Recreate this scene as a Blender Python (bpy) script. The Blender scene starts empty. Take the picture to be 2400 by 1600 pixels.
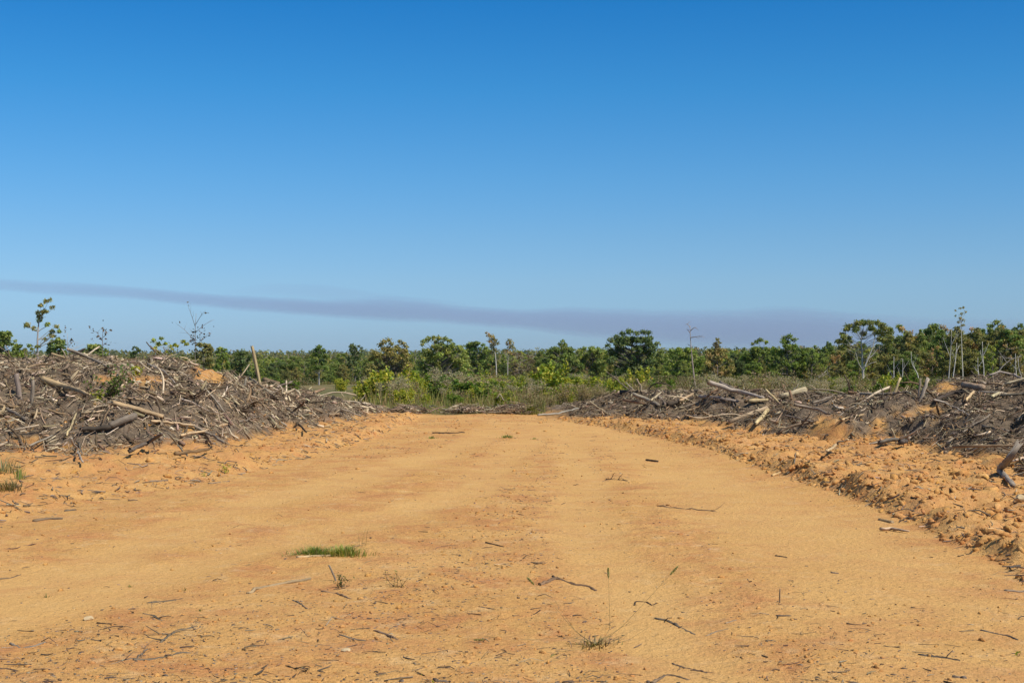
import bpy, math, random
import numpy as np
from mathutils import Vector

# ------------------------------------------------------------------ camera, sky, sun, exposure
F = 3333.0            # focal length in photograph pixels (2400 wide)
HZ = 828.0            # photograph row of the true horizon
EYE = 1.65
scene = bpy.context.scene
C = scene.collection
cam_d = bpy.data.cameras.new('camera'); cam = bpy.data.objects.new('camera', cam_d); C.objects.link(cam)
cam_d.sensor_width = 36.0; cam_d.lens = 36.0 * F / 2400.0
cam_d.clip_start = 0.05; cam_d.clip_end = 60000
cam.location = (0, 0, EYE); cam.rotation_euler = (math.radians(90) + math.atan((HZ - 800) / F), 0, 0)
scene.camera = cam

SUN_EL, SUN_AZ = 50.0, 127.0      # azimuth clockwise from the view direction (+Y)
world = bpy.data.worlds.new('World'); scene.world = world; world.use_nodes = True
wn = world.node_tree; wn.nodes.clear()
wo = wn.nodes.new('ShaderNodeOutputWorld'); bg = wn.nodes.new('ShaderNodeBackground')
sky = wn.nodes.new('ShaderNodeTexSky'); sky.sky_type = 'NISHITA'; sky.sun_disc = False
sky.sun_elevation = math.radians(SUN_EL); sky.sun_rotation = math.radians(SUN_AZ)
sky.altitude = 100; sky.air_density = 1.0; sky.dust_density = 0.4; sky.ozone_density = 2.5
tc = wn.nodes.new('ShaderNodeTexCoord'); sx = wn.nodes.new('ShaderNodeSeparateXYZ')
ramp = wn.nodes.new('ShaderNodeValToRGB')
SKY_STOPS = [(0.0, (.330, .506, .858)), (.0114, (.316, .488, .832)), (.0264, (.316, .486, .804)), (.0503, (.323, .491, .749)),
             (.0801, (.291, .486, .719)), (.1215, (.227, .485, .725)), (.1823, (.128, .466, .732)), (.2411, (.066, .415, .721)),
             (.50, (.40, .54, .62)), (1.0, (.46, .56, .62))]
cr = ramp.color_ramp; cr.interpolation = 'LINEAR'
while len(cr.elements) < len(SKY_STOPS): cr.elements.new(0.5)
for e, (p, c) in zip(cr.elements, SKY_STOPS): e.position = p; e.color = (*c, 1)
mul = wn.nodes.new('ShaderNodeMix'); mul.data_type = 'RGBA'; mul.blend_type = 'MULTIPLY'; mul.inputs['Factor'].default_value = 1
wn.links.new(tc.outputs['Generated'], sx.inputs[0]); wn.links.new(sx.outputs['Z'], ramp.inputs['Fac'])
wn.links.new(sky.outputs['Color'], mul.inputs['A']); wn.links.new(ramp.outputs['Color'], mul.inputs['B'])
wn.links.new(mul.outputs['Result'], bg.inputs['Color']); wn.links.new(bg.outputs[0], wo.inputs[0])
bg.inputs['Strength'].default_value = 0.13

sun_d = bpy.data.lights.new('sun', 'SUN'); sun = bpy.data.objects.new('sun', sun_d); C.objects.link(sun)
sun_d.energy = 4.2; sun_d.angle = math.radians(0.53); sun_d.color = (1.0, 0.95, 0.86)
_a, _e = math.radians(SUN_AZ), math.radians(SUN_EL)
SUNV = Vector((math.sin(_a) * math.cos(_e), math.cos(_a) * math.cos(_e), math.sin(_e)))
sun.rotation_euler = SUNV.to_track_quat('Z', 'Y').to_euler()
sun.location = (20, -5, 40)
scene.view_settings.view_transform = 'Standard'; scene.view_settings.look = 'None'
scene.view_settings.gamma = 1.0; scene.view_settings.exposure = 0.30
scene.cycles.max_bounces = 6; scene.cycles.diffuse_bounces = 3; scene.cycles.volume_bounces = 0
scene.cycles.transparent_max_bounces = 8

# ------------------------------------------------------------------ noise and land form
def _h(ix, iy, seed):
    n = (ix.astype(np.int64) * 374761393 + iy.astype(np.int64) * 668265263 + seed * 1274126177) & 0xFFFFFFFF
    n = ((n ^ (n >> 13)) * 1274126177) & 0xFFFFFFFF
    n = ((n ^ (n >> 16)) * 2246822519) & 0xFFFFFFFF
    return ((n ^ (n >> 15)) & 0xFFFFFF) / float(0xFFFFFF)
def vnoise(x, y, seed=0):
    x = np.asarray(x, float); y = np.asarray(y, float)
    ix = np.floor(x); iy = np.floor(y); fx = x - ix; fy = y - iy
    ix = ix.astype(np.int64); iy = iy.astype(np.int64)
    fx = fx * fx * fx * (fx * (fx * 6 - 15) + 10); fy = fy * fy * fy * (fy * (fy * 6 - 15) + 10)
    a = _h(ix, iy, seed); b = _h(ix + 1, iy, seed); c = _h(ix, iy + 1, seed); d = _h(ix + 1, iy + 1, seed)
    return (a * (1 - fx) + b * fx) * (1 - fy) + (c * (1 - fx) + d * fx) * fy
def fbm(x, y, octv=4, seed=0, gain=.5):
    s = 0.; a = 1.; t = 0.
    for k in range(octv):
        s = s + a * (vnoise(x * 2 ** k + 17.3 * k, y * 2 ** k - 9.1 * k, seed + k) - .5); t += a; a *= gain
    return s / t * 2          # about -1..1
def sm(t):
    t = np.clip(t, 0, 1); return t * t * (3 - 2 * t)
def pxof(x, y): return 1200 + F * np.asarray(x, float) / np.maximum(y, .8)

PILE_L = np.array([(-900, 21, 29, 1.7), (-300, 21.5, 29, 1.7), (0, 20.3, 28, 1.41), (200, 20.5, 28, 1.40), (350, 21, 28.5, 1.36), (450, 22, 29, 1.30),
                   (530, 23, 30, 1.1), (620, 25, 31, .86), (700, 27, 33, .62), (800, 30, 34.5, .40), (880, 34.5, 37, .12), (930, 37, 39, -.05), (1000, 38, 40, -.3)], float)
PILE_R = np.array([(1180, 37, 39, -.3), (1250, 36, 38.5, -.03), (1330, 35.5, 38.5, .14), (1400, 34, 38, .34), (1480, 33, 37, .52), (1600, 31, 36, .52), (1700, 29, 34, .62),
                   (1800, 27, 33, .60), (1950, 24, 31, .58), (2050, 23, 29, .66), (2150, 22.5, 29, .70), (2200, 22, 30, .92), (2300, 19.5, 29.5, 1.02), (2400, 16.5, 29, 1.04),
                   (2700, 13, 27, 1.1), (3400, 10, 24, 1.1)], float)
EDGE_R = np.array([(1230, 37.5), (1350, 33.5), (1450, 30.5), (1550, 27.5), (1650, 24.5), (1750, 21.2), (1900, 17.8), (2000, 15.9), (2150, 13.5), (2250, 12), (2400, 10), (2700, 7.8), (3200, 5.5)], float)
EDGE_L = np.array([(-700, 9), (-300, 11.5), (0, 13.7), (200, 15.6), (350, 16.8), (500, 18.2), (700, 21.8), (870, 27), (960, 34), (1000, 38.5)], float)
LANES = [([4, 11.3, 15.2, 19.7, 27, 36], [-4.6, -3.3, -2.9, -1.77, -.7, .1], .42), ([5, 8, 11.75, 14.4, 16.6, 20.2, 28, 36], [-4.3, -3.5, -2.4, -1.3, -.6, -.3, .4, .6], .38),
         ([4, 8, 13.8, 18.8, 28], [1.0, .9, .62, .96, 1.1], .35), ([4, 8, 12, 16, 22, 30], [2.9, 2.7, 2.6, 2.6, 2.3, 1.6], .8)]
def lane_f(x, y):
    f = 0.
    for ds, xs, w in LANES:
        c = np.interp(y, ds, xs); wv = w * (1 + .25 * fbm(x * .4 + 3, y * .5, 2, 57)); f = np.maximum(f, np.exp(-((x - c) / wv) ** 4))
    return f * (y < 34)
def edge_t(x, y):
    """0 on the road, 1 well inside the berm; right and left separately"""
    p = pxof(x, y)
    wob = .7 * fbm(x * .9, y * .9, 3, 41)
    er = np.interp(p, EDGE_R[:, 0], EDGE_R[:, 1], left=60); el = np.interp(p, EDGE_L[:, 0], EDGE_L[:, 1], right=60)
    return (y - er + wob * .5), (y - el + wob)
def pile(x, y, tab, seed):
    p = pxof(x, y)
    db = np.interp(p, tab[:, 0], tab[:, 1]) + .9 * fbm(x * .7, y * .7, 3, seed)
    dc = np.interp(p, tab[:, 0], tab[:, 2]); hc = np.interp(p, tab[:, 0], tab[:, 3])
    t = (y - db) / np.maximum(dc - db, 1.)
    tt = np.clip(t, 0, 1); prof = (np.sin(tt * math.pi / 2) ** .9 if seed < 120 else .55 * np.sin(tt * math.pi / 2) + .45 * sm(tt)) * (1 - sm((y - dc - 2.0) / 9.0))
    n = .40 * fbm(x * .8, y * .8, 3, seed + 5) + .24 * fbm(x * 2.4, y * 2.4, 3, seed + 9) - (.55 if seed < 120 else .30) * np.maximum(0, fbm(x * 1.5, y * 1.5, 2, seed + 31) - .30)
    near = np.clip(np.minimum(t, 1) * 3, 0, 1) * np.clip(hc / .5, 0, 1)
    crest = sm((t - .55) / .45)
    h = hc * prof + n * near * (1 - .5 * crest)
    return np.where((t < 0) | (prof <= 0) | (hc < .02), -.4, h - .02)
def far_h(y): return np.interp(y, [0, 38.5, 45, 60, 100, 160, 200, 250, 400, 800, 1500, 2600, 4000, 9000], [0, 0, -.1, -.42, -.98, -2.1, -3.0, -5.0, -10, -17, -14, -6, -4, -4])
def ground(x, y):
    x = np.asarray(x, float); y = np.asarray(y, float)
    tr, tl = edge_t(x, y)
    near = 1 - sm((y - 40) / 30)
    h = far_h(y) + (y > 900) * sm((y - 900) / 1600) * np.clip((x / np.maximum(y, 1)) + .1, 0, .5) * 26
    lf = lane_f(x, y)
    h = h + near * (.035 * fbm(x * .35, y * .25, 2, 3) + (.020 - .012 * lf) * fbm(x * 1.7, y * 1.7, 3, 7) - .022 * lf * .5)
    fine = .019 * fbm(x * 7, y * 7, 4, 11, .6) * (1 - .85 * lf) * near * np.clip(.55 + 1.2 * fbm(x * .6, y * .6, 2, 13), .2, 1.3)
    br = sm(tr / 1.1) * (1 - .3 * sm((tr - 1.8) / 2)) * (1 - sm((y - 32.5) / 4)); bl = sm(tl / 1.8) * (1 - sm((y - 35) / 4))
    lump_r = .125 + .135 * fbm(x * 1.2, y * 1.2, 3, 21) + .10 * fbm(x * 5.5, y * 5.5, 4, 23, .65)
    lump_l = .14 + .09 * fbm(x * 1.6, y * 1.6, 3, 25) + .055 * fbm(x * 6, y * 6, 4, 27, .6)
    h = h + fine + br * np.maximum(lump_r, 0) * near + bl * np.maximum(lump_l, 0) * near
    # little step of red clay where the road tops out on the left
    far = 1 - near
    return h + far * 1.2 * fbm(x / 60, y / 60, 3, 61) * np.clip((y - 60) / 120, 0, 1) + far * sm((y - 250) / 300) * 3.0 * fbm(x / 220, y / 220, 3, 65)
def surf(x, y):
    return np.maximum(np.maximum(ground(x, y), pile(x, y, PILE_L, 101)), pile(x, y, PILE_R, 131))
_D = np.concatenate([np.arange(5, 46, .03), np.arange(46, 400, 1.)])
def hit(px, py, dmin=5., dmax=400.):
    """distance at which the sight line through photograph pixel (px, py) meets the land, or None"""
    u = (px - 1200) / F; v = (py - HZ) / F
    d = _D[(_D >= dmin) & (_D <= dmax)]
    k = np.nonzero(EYE - v * d < surf(u * d, d))[0]
    return float(d[k[0]]) if len(k) else None
def at(px, py, d): return np.array([(px - 1200) / F * d, d, EYE - (py - HZ) / F * d])
def g1(x, y): return float(surf(np.array([x]), np.array([y]))[0])
def gg(x, y): return float(ground(np.array([x]), np.array([y]))[0])

# ------------------------------------------------------------------ mesh helpers
def mk_mesh(name, V, faces, col=None, grain=None, smooth=False):
    V = np.ascontiguousarray(V, np.float32); me = bpy.data.meshes.new(name)
    faces = [np.asarray(f, np.int32) for f in faces if len(f)]
    loops = np.concatenate([f.ravel() for f in faces]); tot = np.concatenate([np.full(len(f), f.shape[1], np.int32) for f in faces])
    st = np.concatenate([[0], np.cumsum(tot)[:-1]]).astype(np.int32)
    me.vertices.add(len(V)); me.vertices.foreach_set('co', V.ravel())
    me.loops.add(len(loops)); me.loops.foreach_set('vertex_index', loops)
    me.polygons.add(len(tot)); me.polygons.foreach_set('loop_start', st); me.polygons.foreach_set('loop_total', tot)
    if smooth: me.polygons.foreach_set('use_smooth', np.ones(len(tot), bool))
    if col is not None:
        c = np.ones((len(V), 4), np.float32); c[:, :3] = col
        me.color_attributes.new('col', 'FLOAT_COLOR', 'POINT').data.foreach_set('color', c.ravel())
    if grain is not None:
        me.attributes.new('grain', 'FLOAT_VECTOR', 'POINT').data.foreach_set('vector', np.ascontiguousarray(grain, np.float32).ravel())
    me.update(calc_edges=True); me.validate()
    return me
def ob(name, me, mat, parent=None, loc=None):
    o = bpy.data.objects.new(name, me); C.objects.link(o)
    if me is not None and mat is not None and not me.materials: me.materials.append(mat)
    if parent is not None: o.parent = parent
    if loc is not None: o.location = loc
    return o
def tag(o, label=None, cat=None, group=None, kind=None):
    if label: o['label'] = label
    if cat: o['category'] = cat
    if group: o['group'] = group
    if kind: o['kind'] = kind
    return o
def empty(name, loc, rz=0.):
    o = bpy.data.objects.new(name, None); C.objects.link(o); o.location = loc; o.rotation_euler = (0, 0, rz); o.empty_display_size = .2
    return o
def unit(v): return v / np.maximum(np.linalg.norm(v, axis=-1, keepdims=True), 1e-9)
def tubes(P, R, k, cap=True, rough=0., rng=None, ragged=0.):
    """m bent tapered rods at once: P (m,n,3) centre lines, R (m,n) radii. Returns V, faces, grain"""
    P = np.asarray(P, float); R = np.asarray(R, float); m, n, _ = P.shape
    T = unit(np.gradient(P, axis=1))
    ref = np.where(np.abs(T[..., 2:3]) > .9, np.array([1., 0, 0]), np.array([0, 0, 1.]))
    A = unit(np.cross(T, ref)); B = np.cross(T, A)
    th = np.arange(k) / k * 2 * math.pi
    ring = A[:, :, None] * np.cos(th)[:, None] + B[:, :, None] * np.sin(th)[:, None]
    rr = R[:, :, None] * np.ones(k)
    if rough and rng is not None: rr = rr * (1 + rough * rng.standard_normal((m, 1, k)) + rough * .7 * rng.standard_normal((m, n, k)))
    V = P[:, :, None] + ring * rr[..., None]
    if ragged and rng is not None:
        for e, sgn in ((0, -1), (n - 1, 1)):
            V[:, e] += T[:, e][:, None] * (rng.random((m, k)) * ragged * sgn * R[:, e][:, None])[..., None]
    L = np.concatenate([np.zeros((m, 1)), np.cumsum(np.linalg.norm(np.diff(P, axis=1), axis=2), axis=1)], 1)
    G = np.stack([np.cos(th)[None, None] * R[:, :, None], np.sin(th)[None, None] * R[:, :, None], np.broadcast_to(L[:, :, None] * .12, (m, n, k))], -1)
    G = G + (np.arange(m) * 1.37)[:, None, None, None]
    idx = np.arange(m * n * k).reshape(m, n, k)
    q = np.stack([idx[:, :-1], np.roll(idx, -1, 2)[:, :-1], np.roll(idx, -1, 2)[:, 1:], idx[:, 1:]], -1).reshape(-1, 4)
    faces = [q]
    if cap: faces += [idx[:, 0, ::-1].reshape(-1, k), idx[:, -1].reshape(-1, k)]
    return V.reshape(-1, 3), faces, G.reshape(-1, 3)
class Geo:
    """collects pieces that end up as one mesh"""
    def __init__(s): s.V = []; s.F = {}; s.C = []; s.G = []; s.n = 0
    def add(s, V, faces, col, grain=None):
        V = np.asarray(V, float)
        for f in faces:
            f = np.asarray(f)
            if len(f): s.F.setdefault(f.shape[1], []).append(f + s.n)
        s.V.append(V); s.C.append(np.broadcast_to(np.asarray(col, float), (len(V), 3))); s.G.append(np.zeros((len(V), 3)) if grain is None else grain); s.n += len(V)
    def mesh(s, name, origin=None, smooth=False):
        V = np.concatenate(s.V)
        if origin is not None: V = V - np.asarray(origin)
        return mk_mesh(name, V, [np.concatenate(v) for v in s.F.values()], np.concatenate(s.C), np.concatenate(s.G), smooth)
def leaves(Cn, size, rng, out=None, elong=1.7, up=.35, rnd=.9):
    """one leaf-shaped rhombus per centre"""
    m = len(Cn); N = rng.standard_normal((m, 3)) * rnd; N[:, 2] += up
    if out is not None: N = N + out
    N = unit(N); A = unit(np.cross(N, unit(rng.standard_normal((m, 3))))); B = np.cross(N, A)
    s = np.broadcast_to(np.asarray(size, float), (m,))[:, None]
    V = np.stack([Cn - A * s * elong / 2, Cn + B * s / 2 + A * s * .12, Cn + A * s * elong / 2, Cn - B * s / 2 + A * s * .12], 1).reshape(-1, 3)
    return V, np.arange(m * 4).reshape(m, 4)
def jitcol(base, m, rng, v=.18, h=.08):
    c = np.asarray(base, float) * np.exp(rng.standard_normal((m, 1)) * v) * np.exp(rng.standard_normal((m, 3)) * h)
    return np.clip(c, .004, .9)
def pick(pal, m, rng):
    pal = np.asarray(pal, float); return pal[rng.integers(0, len(pal), m)]
def bend(a, b, n, rng, wob):
    """n points from a to b with a soft random bow"""
    a = np.asarray(a, float); b = np.asarray(b, float); t = np.linspace(0, 1, n)[:, None]
    L = np.linalg.norm(b - a); w = rng.standard_normal(3) * wob * L; w2 = rng.standard_normal(3) * wob * .5 * L
    return a + (b - a) * t + np.sin(t * math.pi) * w + np.sin(t * 2 * math.pi) * w2
def poly(pts, n):
    pts = np.asarray(pts, float); L = np.concatenate([[0], np.cumsum(np.linalg.norm(np.diff(pts, axis=0), axis=1))]); t = np.linspace(0, L[-1], n)
    return np.stack([np.interp(t, L, pts[:, i]) for i in range(3)], 1)

# ------------------------------------------------------------------ materials
def new_mat(name):
    m = bpy.data.materials.new(name); m.use_nodes = True; nt = m.node_tree; nt.nodes.clear()
    return m, nt, (lambda t, **k: _node(nt, t, k)), nt.links.new
def _node(nt, t, k):
    n = nt.nodes.new('ShaderNode' + t)
    for a, b in k.items():
        if a.startswith('i_'): n.inputs[a[2:].replace('_', ' ')].default_value = b
        else: setattr(n, a, b)
    return n
def mixrgb(N, L, blend, fac, a, b):
    n = N('Mix', data_type='RGBA', blend_type=blend)
    for key, v in (('Factor', fac), ('A', a), ('B', b)):
        if isinstance(v, (int, float)): n.inputs[key].default_value = v
        elif isinstance(v, tuple): n.inputs[key].default_value = (*v, 1)
        else: L(v, n.inputs[key])
    return n.outputs['Result']
def ramp_of(N, L, src, stops):
    r = N('ValToRGB'); L(src, r.inputs['Fac']); e = r.color_ramp.elements
    while len(e) < len(stops): e.new(.5)
    for x, (p, c) in zip(e, stops): x.position = p; x.color = (c, c, c, 1) if isinstance(c, (int, float)) else (*c, 1)
    return r.outputs['Color']
def noise(N, L, vec, scale, detail=4., rough=.55, dist=0.):
    n = N('TexNoise', i_Scale=scale, i_Detail=detail, i_Roughness=rough, i_Distortion=dist); L(vec, n.inputs['Vector']); return n.outputs['Fac']
def principled(N, L, color, rough, normal=None, spec=.25):
    p = N('BsdfPrincipled', i_Roughness=rough); p.inputs['Specular IOR Level'].default_value = spec
    L(color, p.inputs['Base Color'])
    if normal is not None: L(normal, p.inputs['Normal'])
    o = N('OutputMaterial'); L(p.outputs[0], o.inputs[0]); return p
def bump(N, L, h, strength, dist, prev=None):
    b = N('Bump', i_Strength=strength, i_Distance=dist); L(h, b.inputs['Height'])
    if prev is not None: L(prev, b.inputs['Normal'])
    return b.outputs[0]

SOIL_A, SOIL_B, SOIL_C, SOIL_D = (.555, .294, .093), (.625, .354, .125), (.49, .218, .081), (.67, .452, .226)
def soil_colour(N, L, vec):
    """orange clay: yellow ochre, redder and paler patches, fine dark grit"""
    c = mixrgb(N, L, 'MIX', ramp_of(N, L, noise(N, L, vec, .6, 8, .7), [(.35, 0.), (.65, 1.)]), SOIL_A, SOIL_B)
    c = mixrgb(N, L, 'MIX', ramp_of(N, L, noise(N, L, vec, 1.5, 9, .76, .4), [(.46, 0.), (.64, .95)]), c, SOIL_C)
    c = mixrgb(N, L, 'MIX', ramp_of(N, L, noise(N, L, vec, 3.4, 8, .74), [(.54, 0.), (.74, .75)]), c, SOIL_D)
    g = noise(N, L, vec, 38, 4, .7)
    c = mixrgb(N, L, 'MULTIPLY', 1., c, ramp_of(N, L, g, [(.28, .64), (.46, .97), (.72, 1.14)]))
    g2 = noise(N, L, vec, 140, 2, .6)
    return mixrgb(N, L, 'MULTIPLY', 1., c, ramp_of(N, L, g2, [(.30, .60), (.44, .98), (.75, 1.08)])), g, g2

def mat_ground():
    m, nt, N, L = new_mat('clay_soil'); geo = N('NewGeometry'); pos = geo.outputs['Position']
    c, g, g2 = soil_colour(N, L, pos)
    z = N('Attribute', attribute_name='col'); sp = N('SeparateColor'); L(z.outputs['Color'], sp.inputs[0])
    # compacted wheel lanes are a yellower, evener clay
    c = mixrgb(N, L, 'MIX', mathn(N, L, 'MULTIPLY', sp.outputs['Red'], .72), c, (.655, .388, .138))
    # freshly turned berms are redder, streaked with dark litter
    c = mixrgb(N, L, 'MIX', mathn(N, L, 'MULTIPLY', sp.outputs['Green'], ramp_of(N, L, noise(N, L, pos, 2.2, 6, .7), [(.40, 0.), (.68, .75)])), c, (.50, .245, .092))
    veg = mixrgb(N, L, 'MIX', ramp_of(N, L, noise(N, L, pos, .12, 5, .6), [(.4, 0.), (.6, 1.)]), (.21, .155, .07), (.10, .105, .036))
    c = mixrgb(N, L, 'MIX', sp.outputs['Blue'], c, veg)
    # thin grey drag marks across the clay
    mp = N('Mapping'); mp.inputs['Scale'].default_value = (.5, 6.5, 1); L(pos, mp.inputs['Vector'])
    st = ramp_of(N, L, noise(N, L, mp.outputs[0], 2.4, 6, .7), [(.58, 0.), (.72, .40)])
    c = mixrgb(N, L, 'MIX', mathn(N, L, 'MULTIPLY', st, mathn(N, L, 'SUBTRACT', 1., sp.outputs['Blue'])), c, (.33, .215, .12))
    b = bump(N, L, noise(N, L, pos, 16, 5, .65), .8, .035); b = bump(N, L, g, .7, .014, b); b = bump(N, L, g2, .6, .006, b)
    principled(N, L, c, .95, b, .1); return m
def mathn(N, L, op, a, b):
    n = N('Math', operation=op)
    for i, v in enumerate((a, b)):
        if isinstance(v, (int, float)): n.inputs[i].default_value = v
        else: L(v, n.inputs[i])
    return n.outputs[0]
def mat_clod():
    m, nt, N, L = new_mat('clay_clod'); tc_ = N('NewGeometry'); c, g, g2 = soil_colour(N, L, tc_.outputs['Position'])
    oi = N('ObjectInfo'); a = N('Attribute', attribute_name='col')
    c = mixrgb(N, L, 'MULTIPLY', 1., c, a.outputs['Color'])
    c = mixrgb(N, L, 'MULTIPLY', 1., c, ramp_of(N, L, oi.outputs['Random'], [(0., (.86, .79, .72)), (.5, (.97, .95, .93)), (1., (1.05, 1.07, 1.12))]))
    b = bump(N, L, noise(N, L, tc_.outputs['Position'], 22, 4, .6), .5, .03); principled(N, L, c, .95, bump(N, L, g2, .4, .006, b), .1); return m
def mat_mound():
    m, nt, N, L = new_mat('bark_mulch_soil'); pos = N('NewGeometry').outputs['Position']
    z = N('Attribute', attribute_name='col'); sp = N('SeparateColor'); L(z.outputs['Color'], sp.inputs[0])
    c = mixrgb(N, L, 'MIX', ramp_of(N, L, noise(N, L, pos, 5, 6, .7), [(.35, 0.), (.65, 1.)]), (.095, .070, .050), (.25, .185, .125))
    s, g, g2 = soil_colour(N, L, pos)
    c = mixrgb(N, L, 'MIX', ramp_of(N, L, noise(N, L, pos, 2.3, 6, .75), [(.56, 0.), (.68, .8)]), c, (.36, .235, .12))
    c = mixrgb(N, L, 'MIX', sp.outputs['Red'], c, s)
    b = bump(N, L, noise(N, L, pos, 14, 6, .75), .9, .06); principled(N, L, c, .97, b, .05); return m
def mat_wood(name, bumpy=.6, fib=18.):
    m, nt, N, L = new_mat(name); a = N('Attribute', attribute_name='col'); gr = N('Attribute', attribute_name='grain'); oi = N('ObjectInfo')
    n = noise(N, L, gr.outputs['Vector'], fib * 3, 6, .7); n2 = noise(N, L, gr.outputs['Vector'], fib * .6, 4, .6)
    c = mixrgb(N, L, 'MULTIPLY', 1., a.outputs['Color'], ramp_of(N, L, n, [(.3, .45), (.5, 1.), (.7, 1.3)]))
    c = mixrgb(N, L, 'MULTIPLY', 1., c, ramp_of(N, L, n2, [(.3, (.66, .64, .62)), (.52, 1.), (.7, (1.18, 1.12, 1.0))]))
    c = mixrgb(N, L, 'MULTIPLY', 1., c, ramp_of(N, L, oi.outputs['Random'], [(0., .8), (1., 1.15)]))
    principled(N, L, c, .9, bump(N, L, n, bumpy, .02), .15); return m
def mat_leaf():
    m, nt, N, L = new_mat('leaf'); a = N('Attribute', attribute_name='col'); oi = N('ObjectInfo')
    c = mixrgb(N, L, 'MULTIPLY', 1., a.outputs['Color'], ramp_of(N, L, oi.outputs['Random'], [(0., (.80, .84, .80)), (.5, 1.), (1., (1.2, 1.1, 1.1))]))
    d = N('BsdfPrincipled', i_Roughness=.6); d.inputs['Specular IOR Level'].default_value = .25; L(c, d.inputs['Base Color'])
    t = N('BsdfTranslucent'); L(mixrgb(N, L, 'MULTIPLY', 1., c, (1.1, 1.25, .55)), t.inputs[0])
    mx = N('MixShader', i_Fac=.36); L(d.outputs[0], mx.inputs[1]); L(t.outputs[0], mx.inputs[2]); o = N('OutputMaterial'); L(mx.outputs[0], o.inputs[0]); return m
def mat_stone():
    m, nt, N, L = new_mat('pale_stone'); pos = N('NewGeometry').outputs['Position']
    c = mixrgb(N, L, 'MIX', noise(N, L, pos, 9, 5, .6), (.46, .33, .17), (.58, .44, .26)); principled(N, L, c, .85, bump(N, L, noise(N, L, pos, 30, 4, .6), .5, .01), .2); return m
M_GROUND, M_CLOD, M_MOUND, M_WOOD, M_LEAF, M_STONE = mat_ground(), mat_clod(), mat_mound(), mat_wood('weathered_wood'), mat_leaf(), mat_stone()

# ------------------------------------------------------------------ the land: one sheet to the horizon
def build_ground():
    yr = np.concatenate([np.linspace(-8, 5.6, 12), np.geomspace(6, 42, 330), np.geomspace(42.4, 220, 60), np.geomspace(226, 9000, 60)])
    uc = np.concatenate([np.linspace(-1.6, -.52, 30), np.linspace(-.5, .5, 480), np.linspace(.52, 1.6, 30)])
    Y, U = np.meshgrid(yr, uc, indexing='ij'); X = U * (np.maximum(Y, -4) + 8)
    Z = ground(X, Y)
    tr, tl = edge_t(X, Y)
    veg = sm((Y - 38.3 + 2.6 * fbm(X * .7, Y * .7, 4, 77)) / 1.5)
    veg = np.maximum(veg, 0)
    col = np.stack([lane_f(X, Y) * (.6 + .4 * fbm(X * .7, Y * .5, 3, 79)), np.maximum(sm(tr / 1.2), .7 * sm(tl / 1.6)), veg], -1).clip(0, 1).reshape(-1, 3)
    r, c = X.shape; i = np.arange(r * c).reshape(r, c)
    q = np.stack([i[:-1, :-1], i[:-1, 1:], i[1:, 1:], i[1:, :-1]], -1).reshape(-1, 4)
    o = ob('ground', mk_mesh('ground', np.stack([X, Y, Z], -1).reshape(-1, 3), [q], col, None, True), M_GROUND)
    tag(o, 'orange clay clearing and track falling away to scrub and woods', None, None, 'structure')
build_ground()

PATCH = [(488, 872, 42, 24), (505, 890, 24, 12), (345, 893, 48, 11), (255, 888, 34, 8), (440, 1004, 20, 6), (60, 1030, 26, 6), (330, 1056, 24, 6), (20, 985, 16, 6), (150, 1045, 20, 5), (2205, 906, 38, 15), (1950, 1004, 46, 24),
         (1640, 1000, 44, 14), (2180, 962, 30, 10), (2120, 975, 26, 8), (2060, 1000, 18, 18), (2100, 1060, 90, 16), (1560, 1000, 30, 8), (2330, 1075, 60, 14)]
def patch_f(X, Y, Z):
    px = pxof(X, Y); py = HZ + (EYE - Z) / np.maximum(Y, 1) * F; n = .5 * fbm(X * 2.2, Y * 2.2, 4, 91); f = np.zeros_like(px)
    for a, b, ra, rb in PATCH: f = np.maximum(f, 1.35 - np.sqrt(((px - a) / ra) ** 2 + ((py - b) / rb) ** 2) + n * .9)
    return sm(f * 1.6)
def build_pile(tab, seed, x0, x1, y0, y1, label):
    xs = np.arange(x0, x1, .095); ys = np.arange(y0, y1, .095); X, Y = np.meshgrid(xs, ys)
    Z = pile(X, Y, tab, seed); G = ground(X, Y)
    Z = Z + np.where(Z > -.3, .05 * fbm(X * 7, Y * 7, 2, seed + 3) , 0)
    Z = np.where(Z > -.3, Z, G - .12)
    keep = Z > G - .1
    r, c = X.shape; i = np.arange(r * c).reshape(r, c)
    q = np.stack([i[:-1, :-1], i[:-1, 1:], i[1:, 1:], i[1:, :-1]], -1).reshape(-1, 4)
    kq = keep.ravel()[q].any(1); q = q[kq]
    used, inv = np.unique(q, return_inverse=True); q = inv.reshape(q.shape)
    P = np.stack([X, Y, Z], -1).reshape(-1, 3)[used]
    pf = patch_f(P[:, 0], P[:, 1], P[:, 2]); edge = 1 - sm((P[:, 2] - G.ravel()[used]) / .11 + .5 * fbm(P[:, 0] * 2, P[:, 1] * 2, 3, 95))
    col = np.stack([np.maximum(pf, edge * .8), pf * 0, pf * 0], 1)
    og = P[np.argmin(np.abs(P[:, 2]))] * [1, 1, 0]
    o = ob('brush_pile', mk_mesh('brush_pile', P - og, [q], col, None, True), M_MOUND, None, og)
    return tag(o, label, 'brush pile')
PL = build_pile(PILE_L, 101, -22, -1.5, 18, 45, 'long brush pile of grey branches and bark below the leaning post')
PR = build_pile(PILE_R, 131, .5, 19, 8, 45, 'low sprawling brush pile of logs and roots beyond the clod-strewn berm')

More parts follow.
